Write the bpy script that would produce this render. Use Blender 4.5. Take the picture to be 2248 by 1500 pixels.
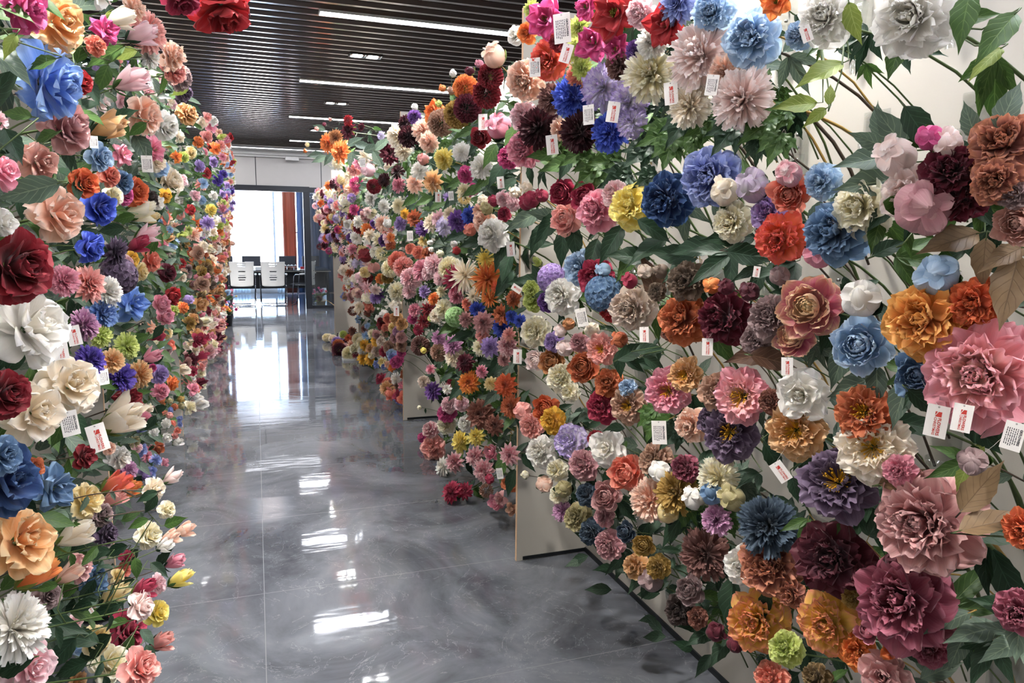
import bpy, bmesh, math, random
import numpy as np
from mathutils import Vector, Matrix, Quaternion
for o in list(bpy.data.objects): bpy.data.objects.remove(o)
SC = bpy.context.scene
COL = SC.collection
rnd = random.Random(7)

# ---------------------------------------------------------------- camera
EYE = Vector((0.0, 0.0, 1.5)); FPX = 1582.3
def camera_axes(yaw=0.340864, pitch=0.142937, roll=0.01193):
    f0 = Vector((math.sin(yaw), math.cos(yaw), 0)); r0 = Vector((math.cos(yaw), -math.sin(yaw), 0)); u0 = Vector((0, 0, 1))
    f = f0*math.cos(pitch) - u0*math.sin(pitch); u = u0*math.cos(pitch) + f0*math.sin(pitch)
    return r0*math.cos(roll) + u*math.sin(roll), -r0*math.sin(roll) + u*math.cos(roll), f
CR, CU, CF = camera_axes()
cam = bpy.data.cameras.new('camera'); cam.lens = FPX/2248*36; cam.sensor_width = 36; cam.clip_start = 0.02
camo = bpy.data.objects.new('camera', cam); COL.objects.link(camo)
camo.matrix_world = Matrix(((CR.x, CU.x, -CF.x, EYE.x), (CR.y, CU.y, -CF.y, EYE.y), (CR.z, CU.z, -CF.z, EYE.z), (0, 0, 0, 1)))
SC.camera = camo
def ray(px, py): return (CF + CR*((px-1124)/FPX) - CU*((py-750)/FPX))
def proj(p):
    d = Vector(p) - EYE; z = d.dot(CF)
    if z < .05: return (-9999, -9999, .01)
    return (1124 + FPX*d.dot(CR)/z, 750 - FPX*d.dot(CU)/z, z)
def at_x(px, py, X):
    d = ray(px, py); return EYE + d*(X/d.x)
def at_y(px, py, Y):
    d = ray(px, py); return EYE + d*(Y/d.y)
def at_z(px, py, Z):
    d = ray(px, py); return EYE + d*((Z-1.5)/d.z)

# ---------------------------------------------------------------- world and exposure
SC.view_settings.view_transform = 'Standard'; SC.view_settings.look = 'None'
SC.view_settings.gamma = 1; SC.view_settings.use_curve_mapping = False
SC.view_settings.exposure = 2.4
W = bpy.data.worlds.new('World'); SC.world = W; W.use_nodes = True
nt = W.node_tree; nt.nodes.clear()
wo = nt.nodes.new('ShaderNodeOutputWorld'); wb = nt.nodes.new('ShaderNodeBackground')
sk = nt.nodes.new('ShaderNodeTexSky'); sk.sky_type = 'HOSEK_WILKIE'; sk.turbidity = 4; sk.sun_direction = (0.3, 0.2, 0.9)
wb.inputs[1].default_value = 30.0
nt.links.new(sk.outputs[0], wb.inputs[0]); nt.links.new(wb.outputs[0], wo.inputs[0])
SC.cycles.max_bounces = 7; SC.cycles.diffuse_bounces = 3; SC.cycles.glossy_bounces = 3
SC.cycles.transmission_bounces = 5; SC.cycles.transparent_max_bounces = 14
SC.cycles.caustics_reflective = False; SC.cycles.caustics_refractive = False
SC.cycles.use_denoising = True
SC.cycles.sample_clamp_indirect = 4
STRIP_E = 20.0; SPOT_E = 60.0

# ---------------------------------------------------------------- materials
def lin(h):
    c = [int(h[i:i+2], 16)/255 for i in (0, 2, 4)]
    return tuple(x/12.92 if x <= .04045 else ((x+.055)/1.055)**2.4 for x in c) + (1,)
def N(t, k, **kw):
    n = t.nodes.new(k)
    for a, v in kw.items(): setattr(n, a, v)
    return n
def mat(name, hexc, rough=.5, metal=0, bump=None, **kw):
    m = bpy.data.materials.new(name); m.use_nodes = True
    t = m.node_tree; b = t.nodes['Principled BSDF']
    b.inputs['Roughness'].default_value = rough; b.inputs['Metallic'].default_value = metal
    c = lin(hexc); nz = N(t, 'ShaderNodeTexNoise'); nz.inputs['Scale'].default_value = kw.get('scale', 8)
    tc = N(t, 'ShaderNodeTexCoord'); t.links.new(tc.outputs['Object'], nz.inputs['Vector'])
    mx = N(t, 'ShaderNodeMixRGB'); v = kw.get('var', .06)
    mx.inputs[1].default_value = tuple(x*(1-v) for x in c[:3])+(1,); mx.inputs[2].default_value = tuple(min(1, x*(1+v)) for x in c[:3])+(1,)
    t.links.new(nz.outputs[0], mx.inputs[0]); t.links.new(mx.outputs[0], b.inputs['Base Color'])
    if bump:
        bp = N(t, 'ShaderNodeBump'); bp.inputs['Strength'].default_value = bump; bp.inputs['Distance'].default_value = .01
        t.links.new(nz.outputs[0], bp.inputs['Height']); t.links.new(bp.outputs[0], b.inputs['Normal'])
    b.inputs['Specular IOR Level'].default_value = kw.get('spec', .5)
    if 'trans' in kw:      # thin clear sheet: see-through with a fresnel gloss
        tb = N(t, 'ShaderNodeBsdfTransparent'); tb.inputs[0].default_value = (.95, .96, .955, 1); gb = N(t, 'ShaderNodeBsdfGlossy'); gb.inputs['Roughness'].default_value = rough
        lw = N(t, 'ShaderNodeLayerWeight'); lw.inputs[0].default_value = .5; pw = N(t, 'ShaderNodeMath', operation='POWER'); pw.inputs[1].default_value = 4; t.links.new(lw.outputs[1], pw.inputs[0]); fr = N(t, 'ShaderNodeMath', operation='MULTIPLY_ADD'); fr.inputs[1].default_value = .8; fr.inputs[2].default_value = .05; t.links.new(pw.outputs[0], fr.inputs[0]); ms = N(t, 'ShaderNodeMixShader')
        t.links.new(fr.outputs[0], ms.inputs[0]); t.links.new(tb.outputs[0], ms.inputs[1]); t.links.new(gb.outputs[0], ms.inputs[2]); t.links.new(ms.outputs[0], t.nodes['Material Output'].inputs[0])
    if 'emit' in kw:
        b.inputs['Emission Color'].default_value = lin(kw.get('ecol', 'ffffff')); b.inputs['Emission Strength'].default_value = kw['emit']
    return m
def petal_mat(name, inner, outer, edge, gloss=.55):
    m = bpy.data.materials.new(name); m.use_nodes = True; t = m.node_tree; L = t.links.new
    b = t.nodes['Principled BSDF']; out = t.nodes['Material Output']
    u1 = N(t, 'ShaderNodeUVMap', uv_map='layer'); s1 = N(t, 'ShaderNodeSeparateXYZ'); L(u1.outputs[0], s1.inputs[0])
    u2 = N(t, 'ShaderNodeUVMap', uv_map='petal'); s2 = N(t, 'ShaderNodeSeparateXYZ'); L(u2.outputs[0], s2.inputs[0])
    m1 = N(t, 'ShaderNodeMixRGB'); m1.inputs[1].default_value = lin(inner); m1.inputs[2].default_value = lin(outer)
    L(s1.outputs[0], m1.inputs[0])
    p = N(t, 'ShaderNodeMath', operation='POWER'); L(s1.outputs[1], p.inputs[0]); p.inputs[1].default_value = 4.5
    mp = N(t, 'ShaderNodeMapping'); mp.inputs['Scale'].default_value = (16, 1.2, 1); L(u2.outputs[0], mp.inputs[0])
    nz = N(t, 'ShaderNodeTexNoise'); nz.inputs['Scale'].default_value = 1.6; nz.inputs['Detail'].default_value = 3; L(mp.outputs[0], nz.inputs['Vector'])
    ad = N(t, 'ShaderNodeMath', operation='MULTIPLY_ADD'); L(nz.outputs[0], ad.inputs[0]); ad.inputs[1].default_value = .9; ad.inputs[2].default_value = -.45
    a2 = N(t, 'ShaderNodeMath', operation='ADD', use_clamp=True); L(p.outputs[0], a2.inputs[0]); L(ad.outputs[0], a2.inputs[1])
    m2 = N(t, 'ShaderNodeMixRGB'); L(a2.outputs[0], m2.inputs[0]); L(m1.outputs[0], m2.inputs[1]); m2.inputs[2].default_value = lin(edge)
    hs = N(t, 'ShaderNodeHueSaturation'); hs.inputs['Saturation'].default_value = .94; L(m2.outputs[0], hs.inputs['Color'])
    n2 = N(t, 'ShaderNodeTexNoise'); n2.inputs['Scale'].default_value = .8; L(u2.outputs[0], n2.inputs['Vector'])
    mr = N(t, 'ShaderNodeMapRange'); mr.inputs[3].default_value = .86; mr.inputs[4].default_value = 1.18; L(n2.outputs[0], mr.inputs[0]); L(mr.outputs[0], hs.inputs['Value'])
    L(hs.outputs[0], b.inputs['Base Color'])
    b.inputs['Roughness'].default_value = gloss; b.inputs['Specular IOR Level'].default_value = .3
    b.inputs['Sheen Weight'].default_value = .15
    bp = N(t, 'ShaderNodeBump'); bp.inputs['Strength'].default_value = .35; bp.inputs['Distance'].default_value = .002
    L(nz.outputs[0], bp.inputs['Height']); L(bp.outputs[0], b.inputs['Normal'])
    tr = N(t, 'ShaderNodeBsdfTranslucent'); L(hs.outputs[0], tr.inputs[0])
    ms = N(t, 'ShaderNodeMixShader'); ms.inputs[0].default_value = .3
    L(b.outputs[0], ms.inputs[1]); L(tr.outputs[0], ms.inputs[2]); L(ms.outputs[0], out.inputs[0])
    return m
def leaf_mat(name, c1, c2, vein):
    m = bpy.data.materials.new(name); m.use_nodes = True; t = m.node_tree; L = t.links.new
    b = t.nodes['Principled BSDF']; out = t.nodes['Material Output']
    u = N(t, 'ShaderNodeUVMap', uv_map='petal'); s = N(t, 'ShaderNodeSeparateXYZ'); L(u.outputs[0], s.inputs[0])
    a = N(t, 'ShaderNodeMath', operation='SUBTRACT'); L(s.outputs[0], a.inputs[0]); a.inputs[1].default_value = .5
    ab = N(t, 'ShaderNodeMath', operation='ABSOLUTE'); L(a.outputs[0], ab.inputs[0])
    # side veins: sin((v*1.0 - |u|*.9)*k)
    k = N(t, 'ShaderNodeMath', operation='MULTIPLY'); L(ab.outputs[0], k.inputs[0]); k.inputs[1].default_value = -.55
    v = N(t, 'ShaderNodeMath', operation='ADD'); L(s.outputs[1], v.inputs[0]); L(k.outputs[0], v.inputs[1])
    v2 = N(t, 'ShaderNodeMath', operation='MULTIPLY'); L(v.outputs[0], v2.inputs[0]); v2.inputs[1].default_value = 44
    sn = N(t, 'ShaderNodeMath', operation='SINE'); L(v2.outputs[0], sn.inputs[0])
    gt = N(t, 'ShaderNodeMapRange'); gt.inputs[1].default_value = .86; gt.inputs[2].default_value = 1.0; gt.inputs[4].default_value = .5; L(sn.outputs[0], gt.inputs[0])
    md = N(t, 'ShaderNodeMapRange'); md.inputs[1].default_value = .03; md.inputs[2].default_value = .0; md.inputs[4].default_value = .9; L(ab.outputs[0], md.inputs[0])
    mxx = N(t, 'ShaderNodeMath', operation='MAXIMUM'); L(gt.outputs[0], mxx.inputs[0]); L(md.outputs[0], mxx.inputs[1])
    tc = N(t, 'ShaderNodeTexCoord'); nz = N(t, 'ShaderNodeTexNoise'); nz.inputs['Scale'].default_value = 5; L(tc.outputs['Object'], nz.inputs['Vector'])
    m1 = N(t, 'ShaderNodeMixRGB'); m1.inputs[1].default_value = lin(c1); m1.inputs[2].default_value = lin(c2); L(nz.outputs[0], m1.inputs[0])
    m2 = N(t, 'ShaderNodeMixRGB'); L(mxx.outputs[0], m2.inputs[0]); L(m1.outputs[0], m2.inputs[1]); m2.inputs[2].default_value = lin(vein)
    L(m2.outputs[0], b.inputs['Base Color']); b.inputs['Roughness'].default_value = .5; b.inputs['Specular IOR Level'].default_value = .35
    bp = N(t, 'ShaderNodeBump'); bp.inputs['Strength'].default_value = .4; bp.inputs['Distance'].default_value = .002; bp.invert = True
    L(mxx.outputs[0], bp.inputs['Height']); L(bp.outputs[0], b.inputs['Normal'])
    tr = N(t, 'ShaderNodeBsdfTranslucent'); L(m2.outputs[0], tr.inputs[0])
    ms = N(t, 'ShaderNodeMixShader'); ms.inputs[0].default_value = .2
    L(b.outputs[0], ms.inputs[1]); L(tr.outputs[0], ms.inputs[2]); L(ms.outputs[0], out.inputs[0])
    return m

# colour words, inner, outer and rim colour of each artificial bloom fabric
PAL = {
 'wh': ('white', 'f4ecd8', 'f0ede8', 'fbf9f5'), 'cr': ('cream', 'f5e0b8', 'f6e8d2', 'fbf4e8'), 'iv': ('ivory', 'f3e4a4', 'f5edd0', 'faf6e8'),
 'ye': ('yellow', 'f2d23a', 'f0dc5c', 'f6ea9a'), 'gy': ('golden yellow', 'e0a010', 'f2bb1c', 'f6cf4a'), 'gl': ('lime green', 'a8bc3a', 'c4d160', 'dfe595'),
 'gn': ('mint green', '8fbf6a', 'b6e09a', 'd5f0c0'), 'or': ('orange', 'e06a14', 'ee7d28', 'f5a04a'), 'oc': ('coral orange', 'e8641e', 'ee7440', 'f0605a'),
 'oy': ('amber orange', 'd06c10', 'eea038', 'f4bc60'), 'oo': ('vermilion', 'c84414', 'd8551e', 'e67a3a'), 'co': ('coral', 'e8674e', 'ec8068', 'f3a890'),
 'pe': ('peach', 'f3ae88', 'f6c9ae', 'fae2d2'), 'sp': ('salmon pink', 'ea8478', 'f0a49a', 'f5c0b6'), 'bp': ('blush', 'f3ccc0', 'f7e0da', 'fbf0ed'),
 'pp': ('pale pink', 'ecaab2', 'f4c8ce', 'f9e0e3'), 'pk': ('pink', 'da6c88', 'e68ca2', 'f1b4c2'), 'hp': ('magenta', 'b01860', 'd23c86', 'e468a6'),
 'rd': ('red', '8c0c14', 'b4141e', 'c6202c'), 'dr': ('dark red', '5c0812', '8c1220', 'a01c30'), 'cs': ('crimson', '8c0c34', 'a81a46', 'be3458'),
 'bu': ('burgundy', '3c0c18', '5e1428', '782238'), 'bb': ('black burgundy', '1c0508', '34101a', '4a1a24'), 'pu': ('purple', '4a2168', '6a3a8c', '8a5cae'),
 'vi': ('violet', '3c2688', '5a3cae', '7a60cc'), 'lv': ('lavender', '8a68b0', 'ab8ccc', 'c8b2e2'), 'lw': ('white purple-tipped', 'f4f0f6', 'f0eaf6', 'a88cd4'),
 'bl': ('pale blue', '6f9cc8', 'a4c4e2', 'c6d9ec'), 'sb': ('steel blue', '34587e', '6488b0', '86a6c6'), 'bc': ('cornflower blue', '3a68c0', '6a95dc', '9cbce8'),
 'pv': ('periwinkle', '5a6cb4', '8b9ad6', 'aebae4'), 'rb': ('royal blue', '1a2f92', '2f4cc0', '4e6edc'), 'db': ('navy blue', '182a5c', '2c4880', '44689a'),
 'br': ('taupe brown', '54453c', '7a6658', '94806e'), 'bg': ('beige', 'c9ab90', 'dcc8b6', 'e9dace'), 'mv': ('dusty pink', 'a4626c', 'c88c94', 'deb0b2'),
 'dm': ('mauve taupe', '785a5c', '9c8080', 'b8a0a0'), 'pc': ('cream-centred pink', 'f0dca0', 'cf5c84', 'eccc9c'), 'rs': ('rust orange', '9a3a12', 'c2582a', 'd8824e'),
 'rm': ('rusty mauve', '8a3c2c', 'a86a62', 'd8906a'), 'gd': ('old gold', '8a6414', 'aa8430', 'c8a658'), 'gt': ('apricot', 'c8842c', 'dca460', 'eac496'),
 'tn': ('tan', '9a684e', 'ba8c74', 'd2b098'), 'ot': ('copper', '9c5420', 'c27e46', 'd69c68'), 'sl': ('slate blue', '1e2c3c', '3a4c60', '5c6e80'),
 'dp': ('dark plum', '3c2a40', '604a66', '8a7690'), 'pl': ('rosy plum', '7a1c30', '9c3e58', 'b4687c'), 'pt': ('pink white-tipped', 'cc5c72', 'dc8c98', 'f5e6e2'),
 'dd': ('dusty rose', 'b0686c', 'cc9290', 'e0b4b0'), 'mb': ('cocoa mauve', '5a3430', '7e524c', '966a62'), 'bm': ('chestnut', '6a3028', '8e5446', 'aa7462'),
 'ol': ('olive cream', '8c8048', 'b0a470', 'cabf94'), 'dk': ('smoky brown', '2c2220', '463834', '645450'), 'lp': ('orchid pink', 'a85a94', 'cc8cb8', 'e2b6d4'),
 'yp': ('pink-edged yellow', 'f0c020', 'f0c84a', 'e88c70'), 'pb': ('rose pink', 'f4c8b0', 'e48c9e', 'f2b0bc'), 'ye2': ('butter yellow', 'e8c45a', 'ecd592', 'f4e6c0'),
 'oa': ('apricot cream', 'e8983c', 'f0bc7c', 'f5d8a8'), 'bd': ('dusky burgundy', '6a4a58', '5a1c2a', '6e2c3a'), 'tc': ('terracotta pink', 'b87060', 'cf9484', 'e2b6a8'),
 'lg': ('lilac green', 'aebc9c', 'b6a4bc', 'cbb6d2'), 'bn': ('dried brown', '5e482c', '86683e', 'a48a5e'), 'fg': ('flame orange', 'c43c0c', 'e47414', 'f0a82c'),
}
PM = {k: petal_mat('petals_'+v[0].replace(' ', '_').replace('-', '_'), v[1], v[2], v[3]) for k, v in PAL.items()}
LM = {'g': leaf_mat('leaf_green', '2f4a20', '4a6a30', '6a8648'), 'dg': leaf_mat('leaf_dark_green', '1c3020', '2c4630', '42604a'),
      'gg': leaf_mat('leaf_grey_green', '46564a', '5a6c5c', '86967c'), 'yg': leaf_mat('leaf_yellow_green', '6a7c34', '8c9a48', 'a8b26a'),
      'br': leaf_mat('leaf_dried_brown', '6a543c', '8a7254', '5a4630'), 'bz': leaf_mat('leaf_bronze', '4a3428', '66493a', '80644c')}
M_stem = mat('stem_green', '4a5c30', .5); M_twig = mat('twig_brown', '4a3c30', .6, bump=.3, scale=60)
M_cane = mat('stem_cane', 'a08040', .45); M_yellow = mat('stamen_yellow', 'd8a420', .5); M_seed = mat('stamen_green', '8c9a3c', .5)
M_board = mat('board_white', 'b5b0a7', .55, var=.02); M_edge = mat('board_edge', 'c9a684', .7, scale=80, var=.2)
M_black = mat('black_strip', '0c1014', .4); M_white = mat('white_paint', 'd9d7d2', .6, var=.02)
M_frame = mat('door_frame_dark', '22252b', .35, .3); M_card = mat('tag_card', 'ece7e2', .6, var=.03)
M_red = mat('print_red', 'c43a30', .6); M_ink = mat('print_ink', '26262c', .6)
M_acr = mat('clear_acrylic', 'f7f9fa', .03, trans=1.0, var=0)
M_steel = mat('screw_steel', 'a8a8aa', .25, 1.0); M_chrome = mat('chrome', 'c6c8cc', .12, 1.0)

# ---------------------------------------------------------------- mesh helpers
def mesh_from(name, V, F, mats, midx=None, smooth=True, uvs=None):
    me = bpy.data.meshes.new(name); me.from_pydata([tuple(v) for v in V], [], [tuple(f) for f in F])
    for m in mats: me.materials.append(m)
    if midx is not None: me.polygons.foreach_set('material_index', midx)
    if smooth: me.polygons.foreach_set('use_smooth', [True]*len(me.polygons))
    if uvs:
        li = np.zeros(len(me.loops), dtype=np.int32); me.loops.foreach_get('vertex_index', li)
        for nm, arr in uvs.items():
            ul = me.uv_layers.new(name=nm); ul.data.foreach_set('uv', np.asarray(arr, dtype=np.float32)[li].ravel())
    me.update(); return me
class MB:
    def __init__(s): s.V = []; s.F = []; s.M = []
    def add(s, V, F, m=0):
        n = len(s.V); s.V += [tuple(v) for v in V]; s.F += [tuple(i+n for i in f) for f in F]; s.M += [m]*len(F)
    def box(s, x0, x1, y0, y1, z0, z1, m=0):
        V = [(x, y, z) for x in (x0, x1) for y in (y0, y1) for z in (z0, z1)]
        s.add(V, [(0, 1, 3, 2), (4, 6, 7, 5), (0, 4, 5, 1), (2, 3, 7, 6), (0, 2, 6, 4), (1, 5, 7, 3)], m)
    def tube(s, pts, r, n=6, m=0, cap=True):
        pts = [Vector(p) for p in pts]; rings = []
        rr = r if isinstance(r, (list, tuple)) else [r]*len(pts)
        for i, p in enumerate(pts):
            d = (pts[min(i+1, len(pts)-1)] - pts[max(i-1, 0)]).normalized()
            a = d.cross(Vector((0, 0, 1)));
            if a.length < .05: a = d.cross(Vector((0, 1, 0)))
            a.normalize(); b = d.cross(a)
            rings.append([p + (a*math.cos(2*math.pi*k/n) + b*math.sin(2*math.pi*k/n))*rr[i] for k in range(n)])
        V = [v for g in rings for v in g]
        F = [(i*n+k, i*n+(k+1) % n, (i+1)*n+(k+1) % n, (i+1)*n+k) for i in range(len(pts)-1) for k in range(n)]
        if cap: F += [tuple(range(n))[::-1], tuple((len(pts)-1)*n+k for k in range(n))]
        s.add(V, F, m)
    def lathe(s, prof, n=20, c=(0, 0, 0), m=0):
        V = []; F = []
        for r, z in prof:
            for k in range(n): V.append((c[0]+r*math.cos(2*math.pi*k/n), c[1]+r*math.sin(2*math.pi*k/n), c[2]+z))
        for i in range(len(prof)-1):
            for k in range(n): F.append((i*n+k, i*n+(k+1) % n, (i+1)*n+(k+1) % n, (i+1)*n+k))
        s.add(V, F, m)
    def mesh(s, name, mats, smooth=False): return mesh_from(name, s.V, s.F, mats, s.M, smooth)
def link(name, me, parent=None, loc=None, **props):
    o = bpy.data.objects.new(name, me); COL.objects.link(o)
    if parent: o.parent = parent
    if loc is not None: o.location = loc
    for k, v in props.items(): o[k] = v
    return o
def bevel(o, w=.003, seg=2):
    b = o.modifiers.new('bevel', 'BEVEL'); b.width = w; b.segments = seg; b.limit_method = 'ANGLE'; return o

# ---------------------------------------------------------------- petals
def d2r(a): return a*math.pi/180
class Flower:
    def __init__(s, seed, nu=7, nv=7):
        s.r = np.random.RandomState(seed); s.nu, s.nv = nu, nv
        s.V = []; s.F = []; s.U1 = []; s.U2 = []; s.n = 0
    def petal(s, az, r0, z0, L, W, th0, th1, arc=.6, ruf=.1, tip='r', t=1., bend=1.3, nu=None, nv=None, xf=None):
        R = s.r; nu = nu or s.nu; nv = nv or s.nv
        v = np.linspace(0, 1, nv); u = np.linspace(-1, 1, nu)
        th = d2r(th0) + (d2r(th1)-d2r(th0))*v**bend; st = L/(nv-1)
        r = r0 + np.concatenate([[0], np.cumsum(np.sin(th[1:]))])*st; z = z0 + np.concatenate([[0], np.cumsum(np.cos(th[1:]))])*st
        if tip == 'r': w = W*(.22+.78*np.sin(np.pi*np.clip(v*.62+.06, 0, 1))**1.0)*np.sqrt(np.clip(1-np.clip((v-.72)/.31, 0, 1)**2, 0.03, 1))
        elif tip == 'f': w = W*(.2+.8*np.sin(np.pi/2*np.clip(v*1.15, 0, 1)))*(np.where(v > .9, .82, 1) if nu <= 8 else np.sqrt(np.clip(1-np.clip((v-.72)/.36, 0, 1)**2, .03, 1)))
        elif tip == 'p': w = W*np.clip(.35+.65*np.sin(np.pi*np.clip(v*.85+.05, 0, 1)), 0, 1)*np.clip(1-np.clip((v-.55)/.46, 0, 1)**2.2, .03, 1)
        else: w = W*(.4+.6*np.sin(np.pi*v**.8))*np.clip(1-v**6, .05, 1)
        w = w/2
        uu, vv = np.meshgrid(u, v)
        x = uu*w[:, None]
        # serrated / notched tip
        ext = np.zeros_like(uu); last = slice(-2, None)
        if tip in 'rf' and nu <= 8: ext[-1] = R.uniform(-.09, .02, nu)*L*(1 if tip == 'f' else .5); ext[-1, nu//2] -= .04*L*(tip == 'r')
        elif tip in 'rf':      # softly scalloped, rounded margin
            sc_ = (-.10*np.abs(u)**2.5 + .022*np.sin(u*R.uniform(5, 9)+R.uniform(0, 6)) + R.uniform(-.012, .012, nu))*L*(1.2 if tip == 'f' else .6)
            ext[-1] = sc_; ext[-2] = sc_*.8; ext[-3] = sc_*.35; ext[-1, nu//2] -= .02*L
        tx = np.sin(th)[:, None]; tz = np.cos(th)[:, None]
        ph = R.uniform(0, 6.3); kk = R.uniform(1.3, 2.4)
        off = ruf*W*vv**1.6*(np.sin(kk*np.pi*uu+ph)*.6 + np.sin(3.1*np.pi*uu+ph*2)*.3*np.abs(uu) + (np.sin(5.3*np.pi*uu+ph*3)*.22*vv**3 if nu > 8 else 0)) + R.normal(0, ruf*W*.05, uu.shape)*vv
        Rw = W/2/max(arc, .05); ang = x/Rw
        X = Rw*np.sin(ang); inn = Rw*(1-np.cos(ang)) + off
        rr = r[:, None] - np.cos(th)[:, None]*inn + tx*ext; zz = z[:, None] + np.sin(th)[:, None]*inn + tz*ext
        ca, sa = math.cos(az), math.sin(az)
        P = np.stack([rr*ca - X*sa, rr*sa + X*ca, zz], -1).reshape(-1, 3)
        if xf is not None: P = P @ xf[:3, :3].T + xf[:3, 3]
        n = s.n; s.V.append(P)
        i = np.arange(nv-1)[:, None]*nu + np.arange(nu-1)[None]
        s.F.append(np.stack([i, i+1, i+nu+1, i+nu], -1).reshape(-1, 4)+n); s.n += nu*nv
        s.U1.append(np.stack([np.full(uu.size, t), np.maximum(vv, np.abs(uu)*vv**.5*.96).ravel()], -1))
        s.U2.append(np.stack([uu.ravel()*.5+.5+R.randint(0, 60), vv.ravel()], -1))
    def ring(s, n, r0, z0, L, W, th0, th1, arc=.6, ruf=.1, tip='r', t=1., off=None, jit=6, **k):
        o = s.r.uniform(0, 6.28) if off is None else off
        for i in range(n):
            j = s.r.normal(0, 1, 5)
            s.petal(o+2*math.pi*i/n+j[0]*.35/n*1.5, r0, z0+j[4]*.006, L*(1+.07*j[1]), W*(1+.09*j[2]), th0+jit*.6*j[3], th1+jit*1.3*j[3], arc, ruf, tip, t, **k)
    def core(s, R, zc, t, sz=1.0):
        n = 9; th = np.linspace(.02, np.pi-.02, n); ph = np.linspace(0, 2*np.pi, 13); P = np.array([(R*math.sin(a)*math.cos(q), R*math.sin(a)*math.sin(q), zc+R*sz*math.cos(a)) for a in th for q in ph])
        i = np.arange(n-1)[:, None]*13 + np.arange(12)[None]; s.V.append(P); s.F.append(np.stack([i, i+13, i+14, i+1], -1).reshape(-1, 4)+s.n); s.n += len(P)
        s.U1.append(np.full((len(P), 2), t)); s.U2.append(np.stack([np.tile(np.arange(13)/12*3, n), np.repeat(np.arange(n)/n, 13)], -1))
    def done(s, name, fit=None):
        V = np.concatenate(s.V); q = np.percentile(np.hypot(V[:, 0], V[:, 1]), 98)
        k = (.5/q) if fit is None else fit; V = V*k; s.k = k
        zc = 0 if fit is not None else (V[:, 2].max()*.5+V[:, 2].min()*.5)
        s.zc = zc; V[:, 2] -= zc
        return mesh_from(name, V, np.concatenate(s.F), [PM['wh']], None, True, {'layer': np.concatenate(s.U1), 'petal': np.concatenate(s.U2)})
def stamens(k, zc, seed=1, n=46, R=.1, z0=.02, h=.13, m=None):
    b = MB(); r = random.Random(seed)
    for i in range(n):
        a = r.uniform(0, 6.28); q = R*math.sqrt(r.random()); t = r.uniform(.0, .5); hh = h*r.uniform(.7, 1.15)
        p0 = Vector((q*.4*math.cos(a), q*.4*math.sin(a), z0)); p1 = p0 + Vector((math.cos(a)*q*1.3, math.sin(a)*q*1.3, hh))
        b.tube([p0*1.0, (p0+p1)/2, p1*.97, p1, p1+(p1-p0).normalized()*.022], [.004, .004, .004, .012, .006], 4)
    b.V = [(x*k, y*k, z*k-zc) for x, y, z in b.V]
    return b.mesh('stamens', [m or M_yellow], True)
def sepals(n, L, W, th0, th1, z0, k, zc, seed=3, arc=.5):
    f = Flower(seed, 5, 7); f.ring(n, .02, z0, L, W, th0, th1, arc, .05, 'p', .5)
    V = np.concatenate(f.V)*k; V[:, 2] -= zc
    return mesh_from('calyx', V, np.concatenate(f.F), [LM['g']], None, True, {'petal': np.concatenate(f.U2)})
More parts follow.
